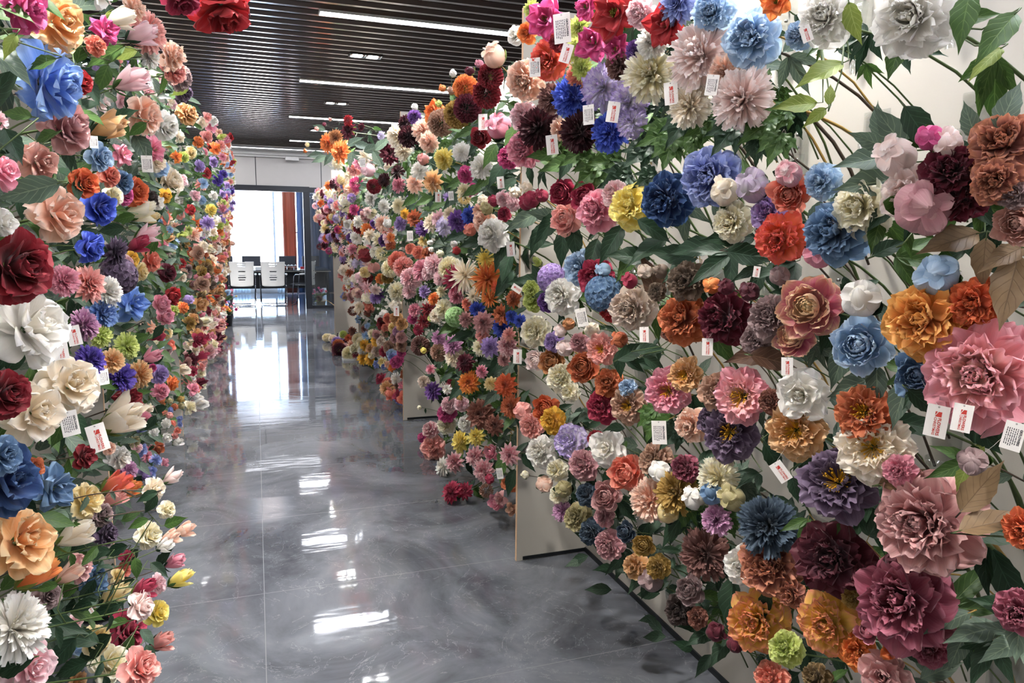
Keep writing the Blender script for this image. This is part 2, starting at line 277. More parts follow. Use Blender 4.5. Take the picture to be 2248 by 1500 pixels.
def build(kind, seed, lo=False):
    f = Flower(seed*13+ord(kind), *((4, 4) if lo else ((11, 10) if kind in 'PORSWBEL' else (7, 8))))
    q = (lambda n: max(3, int(n*.7))) if lo else (lambda n: n)
    g = f.ring; parts = {}
    if kind == 'P':
        g(q(6), .05, -.06, .46, .44, 95, 112, .5, .14, 'r', 1); g(q(7), .05, -.05, .50, .44, 82, 84, .6, .13, 'r', .95)
        g(q(8), .05, 0, .47, .40, 66, 58, .75, .13, 'f', .85); g(q(9), .05, .03, .44, .34, 52, 40, .85, .15, 'f', .7, jit=9)
        g(q(10), .05, .06, .42, .28, 38, 24, .9, .16, 'f', .5, jit=12); g(q(11), .04, .08, .38, .22, 26, 10, .9, .17, 'f', .3, jit=14)
        g(q(9), .03, .1, .34, .17, 16, -2, 1.1, .17, 'r', .12, jit=15); g(q(6), .01, .12, .3, .14, 6, -16, 1.2, .15, 'r', 0, jit=14)
    elif kind == 'O':
        g(q(7), .05, -.05, .46, .40, 90, 100, .4, .15, 'r', 1); g(q(8), .05, -.03, .45, .36, 76, 74, .55, .17, 'f', .9)
        g(q(9), .06, 0, .40, .32, 62, 55, .6, .2, 'f', .7); g(q(9), .07, 0, .33, .25, 48, 40, .7, .22, 'f', .45); g(q(8), .07, .0, .26, .19, 34, 26, .8, .25, 'f', .2)
    elif kind == 'R':
        g(q(5), .05, -.08, .48, .46, 100, 86, .5, .1, 'r', 1); g(q(6), .06, -.07, .58, .5, 96, 22, 1.1, .06, 'r', .95)
        g(q(7), .05, -.05, .54, .44, 86, 4, 1.2, .06, 'r', .85); g(q(7), .05, -.02, .48, .38, 76, -10, 1.2, .07, 'r', .7)
        g(q(7), .04, 0, .43, .32, 66, -22, 1.2, .07, 'r', .5); g(q(7), .03, .03, .37, .26, 55, -30, 1.2, .08, 'r', .3)
        g(q(6), .02, .05, .31, .2, 44, -36, 1.2, .08, 'r', .12); g(q(5), .01, .08, .26, .14, 30, -40, 1.2, .08, 'r', 0)
    elif kind == 'B':
        g(5, .02, -.38, 1.02, .66, 84, -88, 1.35, .03, 'r', 1, jit=3); g(5, .02, -.36, 1.04, .6, 78, -92, 1.35, .03, 'r', .7, jit=3); g(4, .02, -.32, 1.0, .46, 68, -88, 1.3, .05, 'r', .3, jit=3); f.core(.36, -.02, .75, 1.0); g(4, .0, .22, .36, .3, 66, 104, 1.0, .1, 'r', .8, jit=6)
    elif kind == 'S':
        g(q(5), .05, -.1, .46, .50, 78, 118, .6, .07, 'r', 1, bend=2.2); g(q(5), .05, -.08, .48, .50, 62, 96, .8, .07, 'r', .9, bend=2.6)
        g(q(5), .05, -.06, .48, .46, 46, 70, 1.1, .06, 'r', .75, bend=3); g(q(5), .05, -.04, .46, .40, 34, 40, 1.3, .06, 'r', .55, bend=3)
        g(4, .05, -.02, .43, .34, 24, 18, 1.4, .06, 'r', .35); g(4, .04, 0, .4, .28, 16, 2, 1.5, .05, 'r', .15); g(3, .02, 0, .38, .2, 8, -8, 1.6, .05, 'r', 0)
    elif kind == 'E':
        g(3, .03, -.5, 1.05, .62, 48, 6, 1.2, .05, 'r', 1, jit=3, bend=.8); g(4, .03, -.48, 1.1, .55, 42, -14, 1.4, .03, 'r', .7, jit=3, bend=.8)
        g(4, .02, -.46, 1.12, .42, 32, -16, 1.5, .03, 'r', .3, jit=3, bend=.8); g(3, .01, -.4, 1.1, .26, 16, -10, 1.5, .03, 'r', 0, jit=3); f.core(.17, .05, .1, 2.2)
    elif kind == 'M':
        for i, (n, L) in enumerate([(12, .42), (15, .46), (18, .48), (18, .48), (16, .46), (14, .44), (11, .42), (8, .4), (5, .38)]):
            a = 118-i*14; g(q(n) if lo else int(n*1.35), .03, .02, L, .13 if lo else .105, a-8, a+4, .7, .35, 'f', 1-i/9, jit=10, nu=5 if not lo else 3, nv=7 if not lo else 3)
    elif kind == 'D':
        for i, (n, L) in enumerate([(10, .5), (11, .49), (12, .46), (11, .42), (10, .37), (9, .31), (8, .25), (6, .2)]):
            a = 100-i*11.5; g(q(n), .03, i*.018, L, .215-.008*i, a-6, a-2, 1.0, .08, 'p', 1-i/8, jit=4, nu=5 if not lo else 3)
    elif kind == 'K':
        for i, (n, L) in enumerate([(11, .5), (13, .54), (12, .52), (11, .46), (9, .38), (7, .3), (5, .22)]):
            a = 112-i*15; g(q(n), .03, i*.012, L, .095, a-16, a+6, 1.2, .14, 'p', 1-i/7, jit=9, nu=4 if not lo else 3)
    elif kind == 'G':
        for i in range(11 if not lo else 7):
            a = 12+i*(12 if not lo else 19); sa, ca = math.sin(d2r(a)), math.cos(d2r(a)); n = max(3, int((22 if not lo else 13)*sa+2))
            g(n, .27*sa, .27*ca, .24, .19, a-12, a+22, 1.5, .03, 'r', i/11, jit=3, nu=5 if not lo else 3, nv=5 if not lo else 4)
    elif kind == 'L':
        g(5, .04, -.02, .54, .46, 84, 112, .5, .24, 'p', 1, jit=9); g(5, .04, 0, .54, .44, 66, 76, .6, .24, 'p', .9, jit=9)
        g(5, .04, .02, .46, .38, 46, 42, .7, .24, 'p', .6, jit=9); g(3, .03, .04, .34, .2, 28, 16, .8, .2, 'p', .2)
    elif kind == 'W':
        g(5, .05, -.08, .52, .56, 86, 104, .5, .16, 'r', 1); g(5, .05, -.05, .52, .54, 66, 62, .7, .15, 'r', .9)
        g(5, .05, 0, .46, .46, 48, 36, .9, .14, 'r', .7); g(4, .04, .03, .4, .36, 28, 12, 1.1, .12, 'r', .4); g(4, .02, .05, .34, .24, 14, -6, 1.2, .1, 'r', .1)
    elif kind == 'H':
        f.core(.4, 0, 1, .9); n = 70 if not lo else 26; ga = math.pi*(3-math.sqrt(5))
        for i in range(n):
            ct = 1-1.45*(i+.5)/n; st = math.sqrt(max(0, 1-ct*ct)); a = ga*i
            d = Vector((st*math.cos(a), st*math.sin(a), ct)); M = d.to_track_quat('Z', 'Y').to_matrix().to_4x4(); M.translation = d*.42
            o = f.r.uniform(0, 6)
            for j in range(4): f.petal(o+j*1.57, .01, 0, .11 if not lo else .16, .12 if not lo else .17, 62, 84, .4, .1, 'r', f.r.rand(), nu=4 if not lo else 3, nv=4 if not lo else 3, xf=np.array(M))
    fit = {'B': 1.15, 'E': .92}.get(kind)
    me = f.done('bloom_'+kind, fit); parts['bloom'] = me
    if fit is not None:
        V = np.concatenate(f.V); f.k = .5/np.percentile(np.hypot(V[:, 0], V[:, 1]), 98)
        me.transform(Matrix.Scale(f.k/fit, 4)); f.zc = 0
    zb = -.5 if kind == 'E' else (-.38 if kind == 'B' else -.08)
    if not lo:
        if kind in 'OL': parts['stamens'] = stamens(f.k, f.zc, seed, R=.11 if kind == 'O' else .05, m=M_yellow if kind == 'O' else M_seed)
        if kind == 'B': parts['calyx'] = sepals(4, .62, .42, 84, 0, -.4, f.k*1.03, 0, seed, 1.3)
        elif kind == 'E': parts['calyx'] = sepals(5, .66, .2, 62, 0, -.54, f.k*1.05, 0, seed, 1.2)
        else: parts['calyx'] = sepals(5, .34, .22, 100, 96, zb-.03, f.k, f.zc, seed)
    parts['neck'] = (zb*f.k - f.zc)
    return parts
BL = {k: [build(k, i) for i in range(3)] for k in 'PORBSEMDKGLWH'}
LO = {k: build(k, 5, True) for k in 'PORBSEMDKGLWH'}

def leaf_mesh(kind, seed=0, nu=7, nv=12, droop=.25):
    r = np.random.RandomState(seed); v = np.linspace(0, 1, nv); u = np.linspace(-1, 1, nu)
    wd = {'A': .42, 'B': .34, 'C': .5}[kind]
    w = wd*(np.sin(np.pi*np.clip(v, 0, 1)**.8)**.85)*np.clip(1.02-v**4, 0, 1)
    uu, vv = np.meshgrid(u, v); V = []
    if kind == 'C':
        w = w*(.62+.42*np.abs(np.cos(v*np.pi*3.3+.4)))
    else: w = w*(1+.05*np.cos(np.arange(nv)*np.pi))
    x = uu*w[:, None]/2*1.0; y = vv + 0*uu
    z = -droop*vv**2 + .16*np.abs(uu)*w[:, None] + .018*np.sin(vv*14+uu*2)*np.abs(uu)
    if kind == 'C': z = z+.03*np.cos(vv*21)*np.abs(uu)
    P = np.stack([x, y, z], -1).reshape(-1, 3); i = np.arange(nv-1)[:, None]*nu + np.arange(nu-1)[None]
    F = np.stack([i, i+1, i+nu+1, i+nu], -1).reshape(-1, 4); U = np.stack([uu.ravel()*.5+.5, vv.ravel()], -1)
    if kind in 'BC':      # three or five lobes from one stalk
        Ps, Fs, Us = [], [], []; A = (-48, 0, 48) if kind == 'B' else (-62, -30, 0, 30, 62)
        for n, a in enumerate(A):
            s = 1.0 if a == 0 else (.8 if abs(a) < 50 else .62); c, sn = math.cos(d2r(a)), math.sin(d2r(a))
            Q = P*s; Q = np.stack([Q[:, 0]*c+Q[:, 1]*sn, -Q[:, 0]*sn+Q[:, 1]*c, Q[:, 2]+.004*n], -1)
            Ps.append(Q); Fs.append(F+len(P)*n); Us.append(U)
        P, F, U = np.concatenate(Ps), np.concatenate(Fs), np.concatenate(Us)
    return mesh_from('leaf_'+kind, P, F, [LM['g']], None, True, {'petal': U})
LF = {'A': [leaf_mesh('A', i, droop=d) for i, d in enumerate((.1, .3, .5))], 'B': [leaf_mesh('B', i, 5, 9, d) for i, d in enumerate((.1, .3, .45))], 'C': [leaf_mesh('C', i, 7, 20, d) for i, d in enumerate((.1, .3, .4))]}
def set_mat(o, m): o.material_slots[0].link = 'OBJECT'; o.material_slots[0].material = m
def basis(y, z):
    y = Vector(y).normalized(); z = Vector(z); x = y.cross(z)
    if x.length < 1e-3: x = y.orthogonal()
    x.normalize(); z = x.cross(y); return Matrix((x, y, z)).transposed().to_quaternion()
# ---------------------------------------------------------------- floor, ceiling, walls
def floor_mat():
    m = bpy.data.materials.new('polished_grey_marble_tiles'); m.use_nodes = True; t = m.node_tree; L = t.links.new; b = t.nodes['Principled BSDF']
    tc = N(t, 'ShaderNodeTexCoord'); g = N(t, 'ShaderNodeNewGeometry')
    n1 = N(t, 'ShaderNodeTexNoise'); n1.inputs['Scale'].default_value = 1.6; n1.inputs['Detail'].default_value = 8; n1.inputs['Roughness'].default_value = .62; n1.inputs['Distortion'].default_value = 1.2; L(g.outputs['Position'], n1.inputs['Vector'])
    cr = N(t, 'ShaderNodeValToRGB'); e = cr.color_ramp.elements; e[0].position = .3; e[0].color = lin('3a3c42'); e[1].position = .72; e[1].color = lin('6b6e75'); L(n1.outputs[0], cr.inputs[0])
    n2 = N(t, 'ShaderNodeTexNoise'); n2.inputs['Scale'].default_value = 2.6; n2.inputs['Detail'].default_value = 9; n2.inputs['Roughness'].default_value = .6; n2.inputs['Distortion'].default_value = 2.2; L(g.outputs['Position'], n2.inputs['Vector'])
    s = N(t, 'ShaderNodeMath', operation='SUBTRACT'); L(n2.outputs[0], s.inputs[0]); s.inputs[1].default_value = .5
    a = N(t, 'ShaderNodeMath', operation='ABSOLUTE'); L(s.outputs[0], a.inputs[0])
    vr = N(t, 'ShaderNodeMapRange'); vr.inputs[1].default_value = .0035; vr.inputs[2].default_value = 0; vr.inputs[4].default_value = .22; L(a.outputs[0], vr.inputs[0])
    mx = N(t, 'ShaderNodeMixRGB'); L(vr.outputs[0], mx.inputs[0]); L(cr.outputs[0], mx.inputs[1]); mx.inputs[2].default_value = lin('c4c5c8')
    # joints: every 0.85 m along the hall, every 1.7 m across it
    sp = N(t, 'ShaderNodeSeparateXYZ'); L(g.outputs['Position'], sp.inputs[0])
    def joint(out, off, per):
        ad = N(t, 'ShaderNodeMath', operation='ADD'); L(out, ad.inputs[0]); ad.inputs[1].default_value = off
        pp = N(t, 'ShaderNodeMath', operation='PINGPONG'); L(ad.outputs[0], pp.inputs[0]); pp.inputs[1].default_value = per/2
        lt = N(t, 'ShaderNodeMath', operation='LESS_THAN'); L(pp.outputs[0], lt.inputs[0]); lt.inputs[1].default_value = .0013; return lt
    j1 = joint(sp.outputs[1], -3.04+85, .85); j2 = joint(sp.outputs[0], .018+17, 1.7)
    jm = N(t, 'ShaderNodeMath', operation='MAXIMUM'); L(j1.outputs[0], jm.inputs[0]); L(j2.outputs[0], jm.inputs[1])
    m3 = N(t, 'ShaderNodeMixRGB'); L(jm.outputs[0], m3.inputs[0]); L(mx.outputs[0], m3.inputs[1]); m3.inputs[2].default_value = lin('585a5e')
    L(m3.outputs[0], b.inputs['Base Color'])
    rr = N(t, 'ShaderNodeMapRange'); rr.inputs[3].default_value = .02; rr.inputs[4].default_value = .08; L(n1.outputs[0], rr.inputs[0])
    r2 = N(t, 'ShaderNodeMath', operation='MAXIMUM'); L(rr.outputs[0], r2.inputs[0]); 
    jr = N(t, 'ShaderNodeMath', operation='MULTIPLY'); L(jm.outputs[0], jr.inputs[0]); jr.inputs[1].default_value = .5; L(jr.outputs[0], r2.inputs[1])
    L(r2.outputs[0], b.inputs['Roughness']); b.inputs['Specular IOR Level'].default_value = .5
    mp = N(t, 'ShaderNodeMapping'); mp.inputs['Scale'].default_value = (1.3, 5, 1); L(g.outputs['Position'], mp.inputs[0])
    n3 = N(t, 'ShaderNodeTexNoise'); n3.inputs['Scale'].default_value = 2.2; n3.inputs['Detail'].default_value = 2; L(mp.outputs[0], n3.inputs['Vector'])
    bp = N(t, 'ShaderNodeBump'); bp.inputs['Strength'].default_value = .06; bp.inputs['Distance'].default_value = .012; L(n3.outputs[0], bp.inputs['Height']); L(bp.outputs[0], b.inputs['Normal'])
    return m
M_floor = floor_mat()
b = MB(); b.box(-6, 7, -5, 19.9, -.1, 0); link('floor', b.mesh('floor', [M_floor]), kind='structure')
M_metal = mat('ceiling_pale_metal', 'cfc8c2', .16, .85, var=.03); M_slat = mat('ceiling_walnut_slat', '291a12', .7, scale=3, var=.25, spec=.12)
b = MB(); b.box(-6, 7, -5, 15.02, 3.162, 3.25, 0)
y = -4.9
while y < 14.7:
    b.box(-5.98, 6.98, y, y+.108, 3.159, 3.162, 1); y += .165
link('ceiling', b.mesh('ceiling', [M_metal, M_slat]), kind='structure')
b = MB(); b.box(-6, 7, 15.02, 15.4, 3.14, 3.25); link('ceiling_border', b.mesh('ceiling_border', [M_white]), kind='structure')
b = MB(); b.box(-6, 7, 15.3, 15.4, 3.06, 3.14); b.box(-6, 7, 15.35, 15.4, 3.02, 3.06); link('trim_1', b.mesh('cornice', [M_white]), kind='structure')
M_panel = mat('wall_panel_grey', 'b0aca7', .5, var=.02)
b = MB(); b.box(-6, 7, 15.4, 15.55, 2.46, 3.25, 0)
b.box(-6, -2.0, 15.4, 15.55, 0, 2.46, 0); b.box(1.75, 7, 15.4, 15.55, 0, 2.46, 0)
for x in (-2.44, -1.19, .06, 1.31, 2.56): b.box(x-.007, x+.007, 15.396, 15.4, 2.46, 3.02, 1)
link('wall_back', b.mesh('wall_back', [M_panel, M_frame]), kind='structure')
b = MB(); b.box(-6.1, -6, -5, 19.9, 0, 3.25); link('wall_left', b.mesh('wall_left', [M_white]), kind='structure')
b = MB(); b.box(7, 7.1, -5, 19.9, 0, 3.25); link('wall_right', b.mesh('wall_right', [M_white]), kind='structure')
b = MB(); b.box(-6, 7, -5.1, -5, 0, 3.25); link('wall_front', b.mesh('wall_front', [M_white]), kind='structure')
b = MB(); b.box(-6, 7, 15.55, 19.9, 2.9, 3.1); link('ceiling_office', b.mesh('ceiling_office', [M_white]), kind='structure')
b = MB(); b.box(-6, -1.1, 19.7, 19.85, 0, 2.9); b.box(1.1, 7, 19.7, 19.85, 0, 2.9); b.box(-1.1, 1.1, 19.7, 19.85, 2.8, 2.9); b.box(-1.1, 1.1, 19.7, 19.85, 0, .12)
link('wall_office', b.mesh('wall_office', [M_white]), kind='structure')
# door frame with its glazed side light
b = MB(); b.box(-2.0, 1.07, 15.36, 15.5, 2.36, 2.47); b.box(.94, 1.07, 15.36, 15.5, 0, 2.36); b.box(-2.0, -1.9, 15.36, 15.5, 0, 2.36)
b.box(-1.9, .94, 15.38, 15.41, 2.40, 2.41)
fr = link('door_1', b.mesh('door_frame', [M_frame]), kind='structure'); bevel(fr, .004)
b = MB(); b.box(1.07, 1.75, 15.4, 15.48, 2.36, 2.46); b.box(1.07, 1.75, 15.4, 15.48, 0, .06); b.box(1.69, 1.75, 15.4, 15.48, .06, 2.36)
wf = link('window_2', b.mesh('window_2_frame', [M_frame]), kind='structure')
M_glass = mat('side_glass', 'eef4f5', .02, trans=1.0, var=0, ior=1.3)
b = MB(); b.box(1.07, 1.69, 15.435, 15.445, .06, 2.36); link('glass_pane', b.mesh('glass_pane', [M_glass]), wf)
b = MB()
for x in (-1.1, 1.06): b.box(x, x+.04, 19.72, 19.78, .12, 2.8)
b.box(-1.1, 1.1, 19.72, 19.78, .12, .17); b.box(-1.1, 1.1, 19.72, 19.78, 2.75, 2.8); b.box(.45, .5, 19.72, 19.78, .17, 2.75); b.box(.5, 1.1, 19.72, 19.78, 1.55, 1.59)
link('window_1', b.mesh('window_frame', [mat('window_frame_grey', '8a9096', .4)]), kind='structure')
# ---------------------------------------------------------------- curtains
def curtain(name, x0, x1, y, m, label, amp=.035, per=.16, z0=.02, z1=2.85, seed=0):
    r = random.Random(seed); n = int((x1-x0)/.012)+2; V = []; F = []
    for j in range(5):
        z = z0+(z1-z0)*j/4
        for i in range(n):
            x = x0+(x1-x0)*i/(n-1); V.append((x, y+amp*math.sin(x*6.283/per+.5*math.sin(x*9+seed)+.12*j)*(1-.35*j/4), z))
    for j in range(4):
        for i in range(n-1): k = j*n+i; F.append((k, k+1, k+n+1, k+n))
    o = link(name, mesh_from(name, V, F, [m]), label=label, category='curtain')
    s = o.modifiers.new('s', 'SOLIDIFY'); s.thickness = .002
    return o
def cloth(name, h, tl, rough=.8):
    m = bpy.data.materials.new(name); m.use_nodes = True; t = m.node_tree; b_ = t.nodes['Principled BSDF']; b_.inputs['Base Color'].default_value = lin(h); b_.inputs['Roughness'].default_value = rough
    wv = N(t, 'ShaderNodeTexNoise'); wv.inputs['Scale'].default_value = 300; bp = N(t, 'ShaderNodeBump'); bp.inputs['Strength'].default_value = .1; t.links.new(wv.outputs[0], bp.inputs['Height']); t.links.new(bp.outputs[0], b_.inputs['Normal'])
    tr = N(t, 'ShaderNodeBsdfTranslucent'); tr.inputs[0].default_value = lin(h); ms = N(t, 'ShaderNodeMixShader'); ms.inputs[0].default_value = tl
    t.links.new(b_.outputs[0], ms.inputs[1]); t.links.new(tr.outputs[0], ms.inputs[2]); t.links.new(ms.outputs[0], t.nodes['Material Output'].inputs[0]); return m
M_sheer = cloth('sheer_white', 'f2f5f8', .75); M_orange = cloth('curtain_orange', 'a06a58', .35); M_blue = cloth('curtain_blue_grey', '7f8ca2', .4)
curtain('curtain', -.56, -.16, 19.6, M_sheer, 'white sheer curtain drawn over the window beside the thin dark orange strip', .02, .07, seed=1)
curtain('curtain', .5, .72, 19.6, M_sheer, 'white sheer curtain gathered against the wide orange curtain', .02, .07, seed=2)
curtain('curtain', -.72, -.58, 19.52, M_orange, 'narrow dark orange curtain half hidden behind the rose wall', .03, .12, seed=3)
curtain('curtain', .68, 1.0, 19.52, M_orange, 'wide rust orange curtain hanging beside the bright window', .03, .15, seed=4)
curtain('curtain', -1.5, -.74, 19.5, M_blue, 'slate blue curtain beside the narrow dark orange curtain', .04, .18, seed=5)
curtain('curtain', 1.02, 2.1, 19.5, M_blue, 'slate blue curtain beside the wide rust orange curtain', .04, .18, seed=6)
# ---------------------------------------------------------------- lights
M_diff = mat('led_diffuser', 'ffffff', .5, emit=STRIP_E, ecol='f4f6ff', var=0); M_house = mat('light_housing', 'd8d8d8', .4)
M_diff2 = mat('led_diffuser_dim', 'ffffff', .5, emit=3.5, ecol='f4f6ff', var=0)
def strip(x0, x1, y, label, group='long strip lights set in the slatted ceiling', md=None):
    e = link('linear_light', None, loc=(x0, y, 3.155), label=label, category='ceiling light', group=group); Ls = x1-x0
    b = MB(); b.box(0, Ls, -.06, -.052, -.012, .01); b.box(0, Ls, .052, .06, -.012, .01); b.box(0, .008, -.052, .052, -.012, .01); b.box(Ls-.008, Ls, -.052, .052, -.012, .01)
    link('housing', b.mesh('housing', [M_house]), e)
    b = MB(); b.box(.008, Ls-.008, -.052, .052, -.01, -.002); link('diffuser', b.mesh('diffuser', [md or M_diff]), e)
for i, y in enumerate((5.84, 8.37, 10.9, 13.6)):
    strip(.51 if i < 3 else .63, 3.2, y, ['long white strip light above the dahlia bay, the biggest one in view', 'white strip light, second back from the biggest one', 'white strip light, third back, above the arching orange dahlias', 'short-looking white strip light just in front of the border light'][i])
for i, y in enumerate((3.31, .78, -1.75)): strip(.51, 3.2, y, 'white strip light over the peony bay, %s from the dahlia bay' % ('first', 'second', 'third')[i])
for i, y in enumerate((.78, 3.31, 5.84, 8.37, 10.9, 13.6)): strip(-3.9, -1.15, y, 'added unseen fill strip light behind the rose wall, %s from the window' % ('sixth', 'fifth', 'fourth', 'third', 'second', 'first')[i], 'added fill strip lights behind the rose wall')  # added strips, hidden by the rose wall, put in as fill light
strip(-1.6, 3.2, 15.0, 'long thin border light running along the end of the slatted ceiling', md=M_diff2)
M_lamp = mat('lamp_face', 'ffffff', .5, emit=40, var=0)
def downlight(x, y, label):
    e = link('downlight', None, loc=(x, y, 3.156), label=label, category='ceiling light', group='twin square downlights')
    b = MB(); b.box(-.15, .15, -.07, -.062, -.006, .012); b.box(-.15, .15, .062, .07, -.006, .012)
    for a in (-.15, -.004, .142): b.box(a, a+.008, -.062, .062, -.006, .012)
    b.box(-.142, .142, -.062, .062, .008, .012); link('frame', b.mesh('downlight_frame', [M_black]), e)
    for s in (-.072, .072):
        b = MB(); b.lathe([(.001, .002), (.036, .002), (.044, -.004), (.046, .006)], 20, (s, 0, 0)); link('lamp', b.mesh('lamp', [M_lamp]), e)
    l = bpy.data.lights.new('spot', 'SPOT'); l.energy = SPOT_E; l.spot_size = 1.5; l.spot_blend = .6; l.shadow_soft_size = .05; l.color = (1, .96, .9)
    link('spot', l, e, (0, 0, -.02))
DL = ['closest visible twin downlight, in front of the second strip light', 'twin downlight between the second and third strip lights', 'twin downlight beside the arching orange dahlias']
for i, y in enumerate((7.07, 9.65, 12.2)): downlight(1.03, y, DL[i])
DL = ['twin downlight behind the hanging dark red flowers', 'twin downlight above the chestnut coloured dahlia of the rose wall', 'twin downlight above the tips of the rose wall', 'smallest twin downlight, just in front of the border light']
for i, y in enumerate((6.9, 9.87, 12.6, 14.6)): downlight(-.86, y, DL[i])
for i, y in enumerate((4.5, 1.93, -.6)): downlight(1.03, y, 'twin downlight over the flowers of the white partition, %s from the dahlia bay' % ('first', 'second', 'third')[i]); downlight(-.2, y-.4, 'twin downlight over the middle of the aisle, %s from the dahlia bay' % ('first', 'second', 'third')[i])
b = MB(); b.box(.62, .88, 15.3, 15.36, 2.97, 3.05); o = link('emergency_light', b.mesh('emergency_light', [M_white]), label='small white emergency light box high on the grey wall panels', category='light'); bevel(o, .01, 3)
# daylight portal in the window opening
l = bpy.data.lights.new('window_portal', 'AREA'); l.shape = 'RECTANGLE'; l.size = 2.2; l.size_y = 2.7; l.cycles.is_portal = True
o = link('window_portal', l, loc=(0, 19.9, 1.45)); o.rotation_euler = (-math.pi/2, 0, 0)

# ---------------------------------------------------------------- display partitions
XR, XL, YD = 1.455, -.90, (.26, 3.0, 5.75, 8.45, 11.2)
def partition(name, xb, xe, sgn, label):
    e = link(name, None, loc=(xb, 0, 0), label=label, category='partition')
    b = MB(); x0, x1 = sorted((0, .04*sgn)); b.box(x0, x1, -1.5, 11.2, .02, 2.46); link('back_board', b.mesh('back_board', [M_board]), e)
    x0, x1 = sorted((-.006*sgn, 0)); b = MB(); b.box(x0, x1, -1.5, 11.2, 0, .022); link('skirting', b.mesh('skirting', [M_black]), e)
    for y in YD:
        x0, x1 = sorted((xe-xb, 0)); b = MB(); b.box(x0, x1, y, y+.018, 0, 2.46)
        d = link('divider', b.mesh('divider', [M_board]), e)
        a0, a1 = sorted((xe-xb, xe-xb-.0015*sgn)); b = MB(); b.box(a0, a1, y, y+.018, 0, 2.46); link('edge_band', b.mesh('edge_band', [M_edge]), d)
        s0, s1 = sorted((xe-xb+.03*sgn, 0)); b = MB(); b.box(s0, s1, y-.004, y, .004, .02); link('skirting', b.mesh('divider_skirting', [M_black]), d)
partition('display_partition', XR, 1.10, 1, 'long white partition with upright dividers that carries the peonies and dahlias')
partition('display_partition', XL, -.56, -1, 'long white partition with upright dividers behind the roses')

# ---------------------------------------------------------------- office furniture
M_plast = mat('chair_shell_white', 'd6d5d0', .45); M_seatb = mat('chair_seat_black', '15171b', .8); M_pad = mat('arm_pad', 'cfcfcc', .5)
def chair():
    e = link('office_chair', None, label='', category='chair')
    nx, nz = 36, 56; V = []; F = []; slots = [(.20, .05, .46), (.245, -.36, -.06), (.245, .06, .36), (.29, -.27, .27), (.37, -.32, .32), (.46, -.27, .27), (.505, -.36, .36), (.55, -.27, .27)]
    slots = [(.33, -.30, .30, .012), (.445, -.28, .28, .006), (.49, -.34, .34, .006), (.535, -.28, .28, .006), (.25, -.27, .27, .006), (.205, -.36, .36, .006), (.16, -.27, .27, .006)]
    for j in range(nz+1):
        q = j/nz; z = .42+.52*q; w = .235+.02*(q-.5) - .05*max(0, (.06-q)/.06)**2*1
        for i in range(nx+1):
            u = i/nx*2-1; V.append((u*w, -.04*(1-u*u)-.06*(q-.3)**2+.0, z))
    for j in range(nz):
        for i in range(nx):
            q = (j+.5)/nz*.52; u = (i+.5)/nx*2-1
            if any(abs(q-(zc-.02)) < h and a < u*1.0 < b_ for zc, a, b_, h in slots): continue
            k = j*(nx+1)+i; F.append((k, k+1, k+nx+2, k+nx+1))
    o = link('backrest', mesh_from('backrest', V, F, [M_plast]), e); s = o.modifiers.new('s', 'SOLIDIFY'); s.thickness = .012
    b = MB(); b.box(-.23, .23, .0, .46, .405, .45); o = link('seat', b.mesh('seat', [M_seatb]), e); bevel(o, .02, 3)
    for s in (-1, 1):
        b = MB(); b.tube([(s*.27, .0, .66), (s*.27, .02, .64), (s*.265, .0, .3), (s*.265, -.03, .02), (s*.25, -.03, .012), (s*.18, -.03, .012)], .011, 8)
        b.tube([(s*.27, .02, .655), (s*.27, .3, .655), (s*.265, .34, .62), (s*.24, .4, .02)], .011, 8); b.tube([(s*.265, .0, .43), (s*.25, .42, .43)], .009, 6); link('leg', b.mesh('leg', [M_chrome], True), e)
        b = MB(); b.box(s*.27-.022, s*.27+.022, -.03, .22, .66, .685); o = link('armrest', b.mesh('armrest', [M_pad]), e); bevel(o, .008)
    b = MB(); b.tube([(-.18, -.03, .012), (.18, -.03, .012)], .011, 8); link('stretcher', b.mesh('stretcher', [M_chrome], True), e)
    b = MB(); b.tube([(-.24, .4, .02), (.24, .4, .02)], .011, 8); link('stretcher', b.mesh('stretcher', [M_chrome], True), e)
    return e
def dup(root, loc, rz=0, **props):
    r = root.copy(); COL.objects.link(r); r.location = loc; r.rotation_euler = (0, 0, rz)
    for k, v in props.items(): r[k] = v
    for ch in list(root.children):
        c = ch.copy(); COL.objects.link(c); c.parent = r
        for g in ch.children:
            d = g.copy(); COL.objects.link(d); d.parent = c
    return r
c0 = chair(); c0.location = (-.29, 16.15, 0); c0['label'] = 'white slotted-back office chair tucked at the desk, the one beside the rose wall'; c0['group'] = 'office chairs at the desk'
dup(c0, (.33, 16.12, 0), label='white slotted-back office chair with clear jars on the desk beside it'); dup(c0, (1.16, 16.5, 0), 1.3, label='white office chair turned sideways behind the dark door post')
b = MB(); b.box(-1.3, 1.6, 0, 1.5, .69, .72, 0); b.box(-1.3, 1.6, -.004, 0, .69, .70, 1)
e = link('desk', None, loc=(0, 16.9, 0), label='long dark meeting desk with a pale edge line in the bright office', category='desk'); link('desk_top', b.mesh('desk_top', [mat('desk_dark', '1c1d22', .3), M_board]), e)
b = MB(); b.box(-1.1, 1.5, .3, .33, .3, .69); link('modesty_panel', b.mesh('modesty_panel', [mat('desk_panel', '17181d', .5)]), e)
for x in (-1.25, 1.5):
    b = MB(); b.box(x, x+.06, .1, 1.4, 0, .69); link('leg', b.mesh('desk_leg', [M_frame]), e)
b = MB(); b.box(-1.26, -.62, -.05, .28, 0, .688); link('side_cabinet', b.mesh('side_cabinet', [mat('cabinet_dark', '202228', .45)]), e)
M_scr = mat('screen_grey', '3c404a', .35)
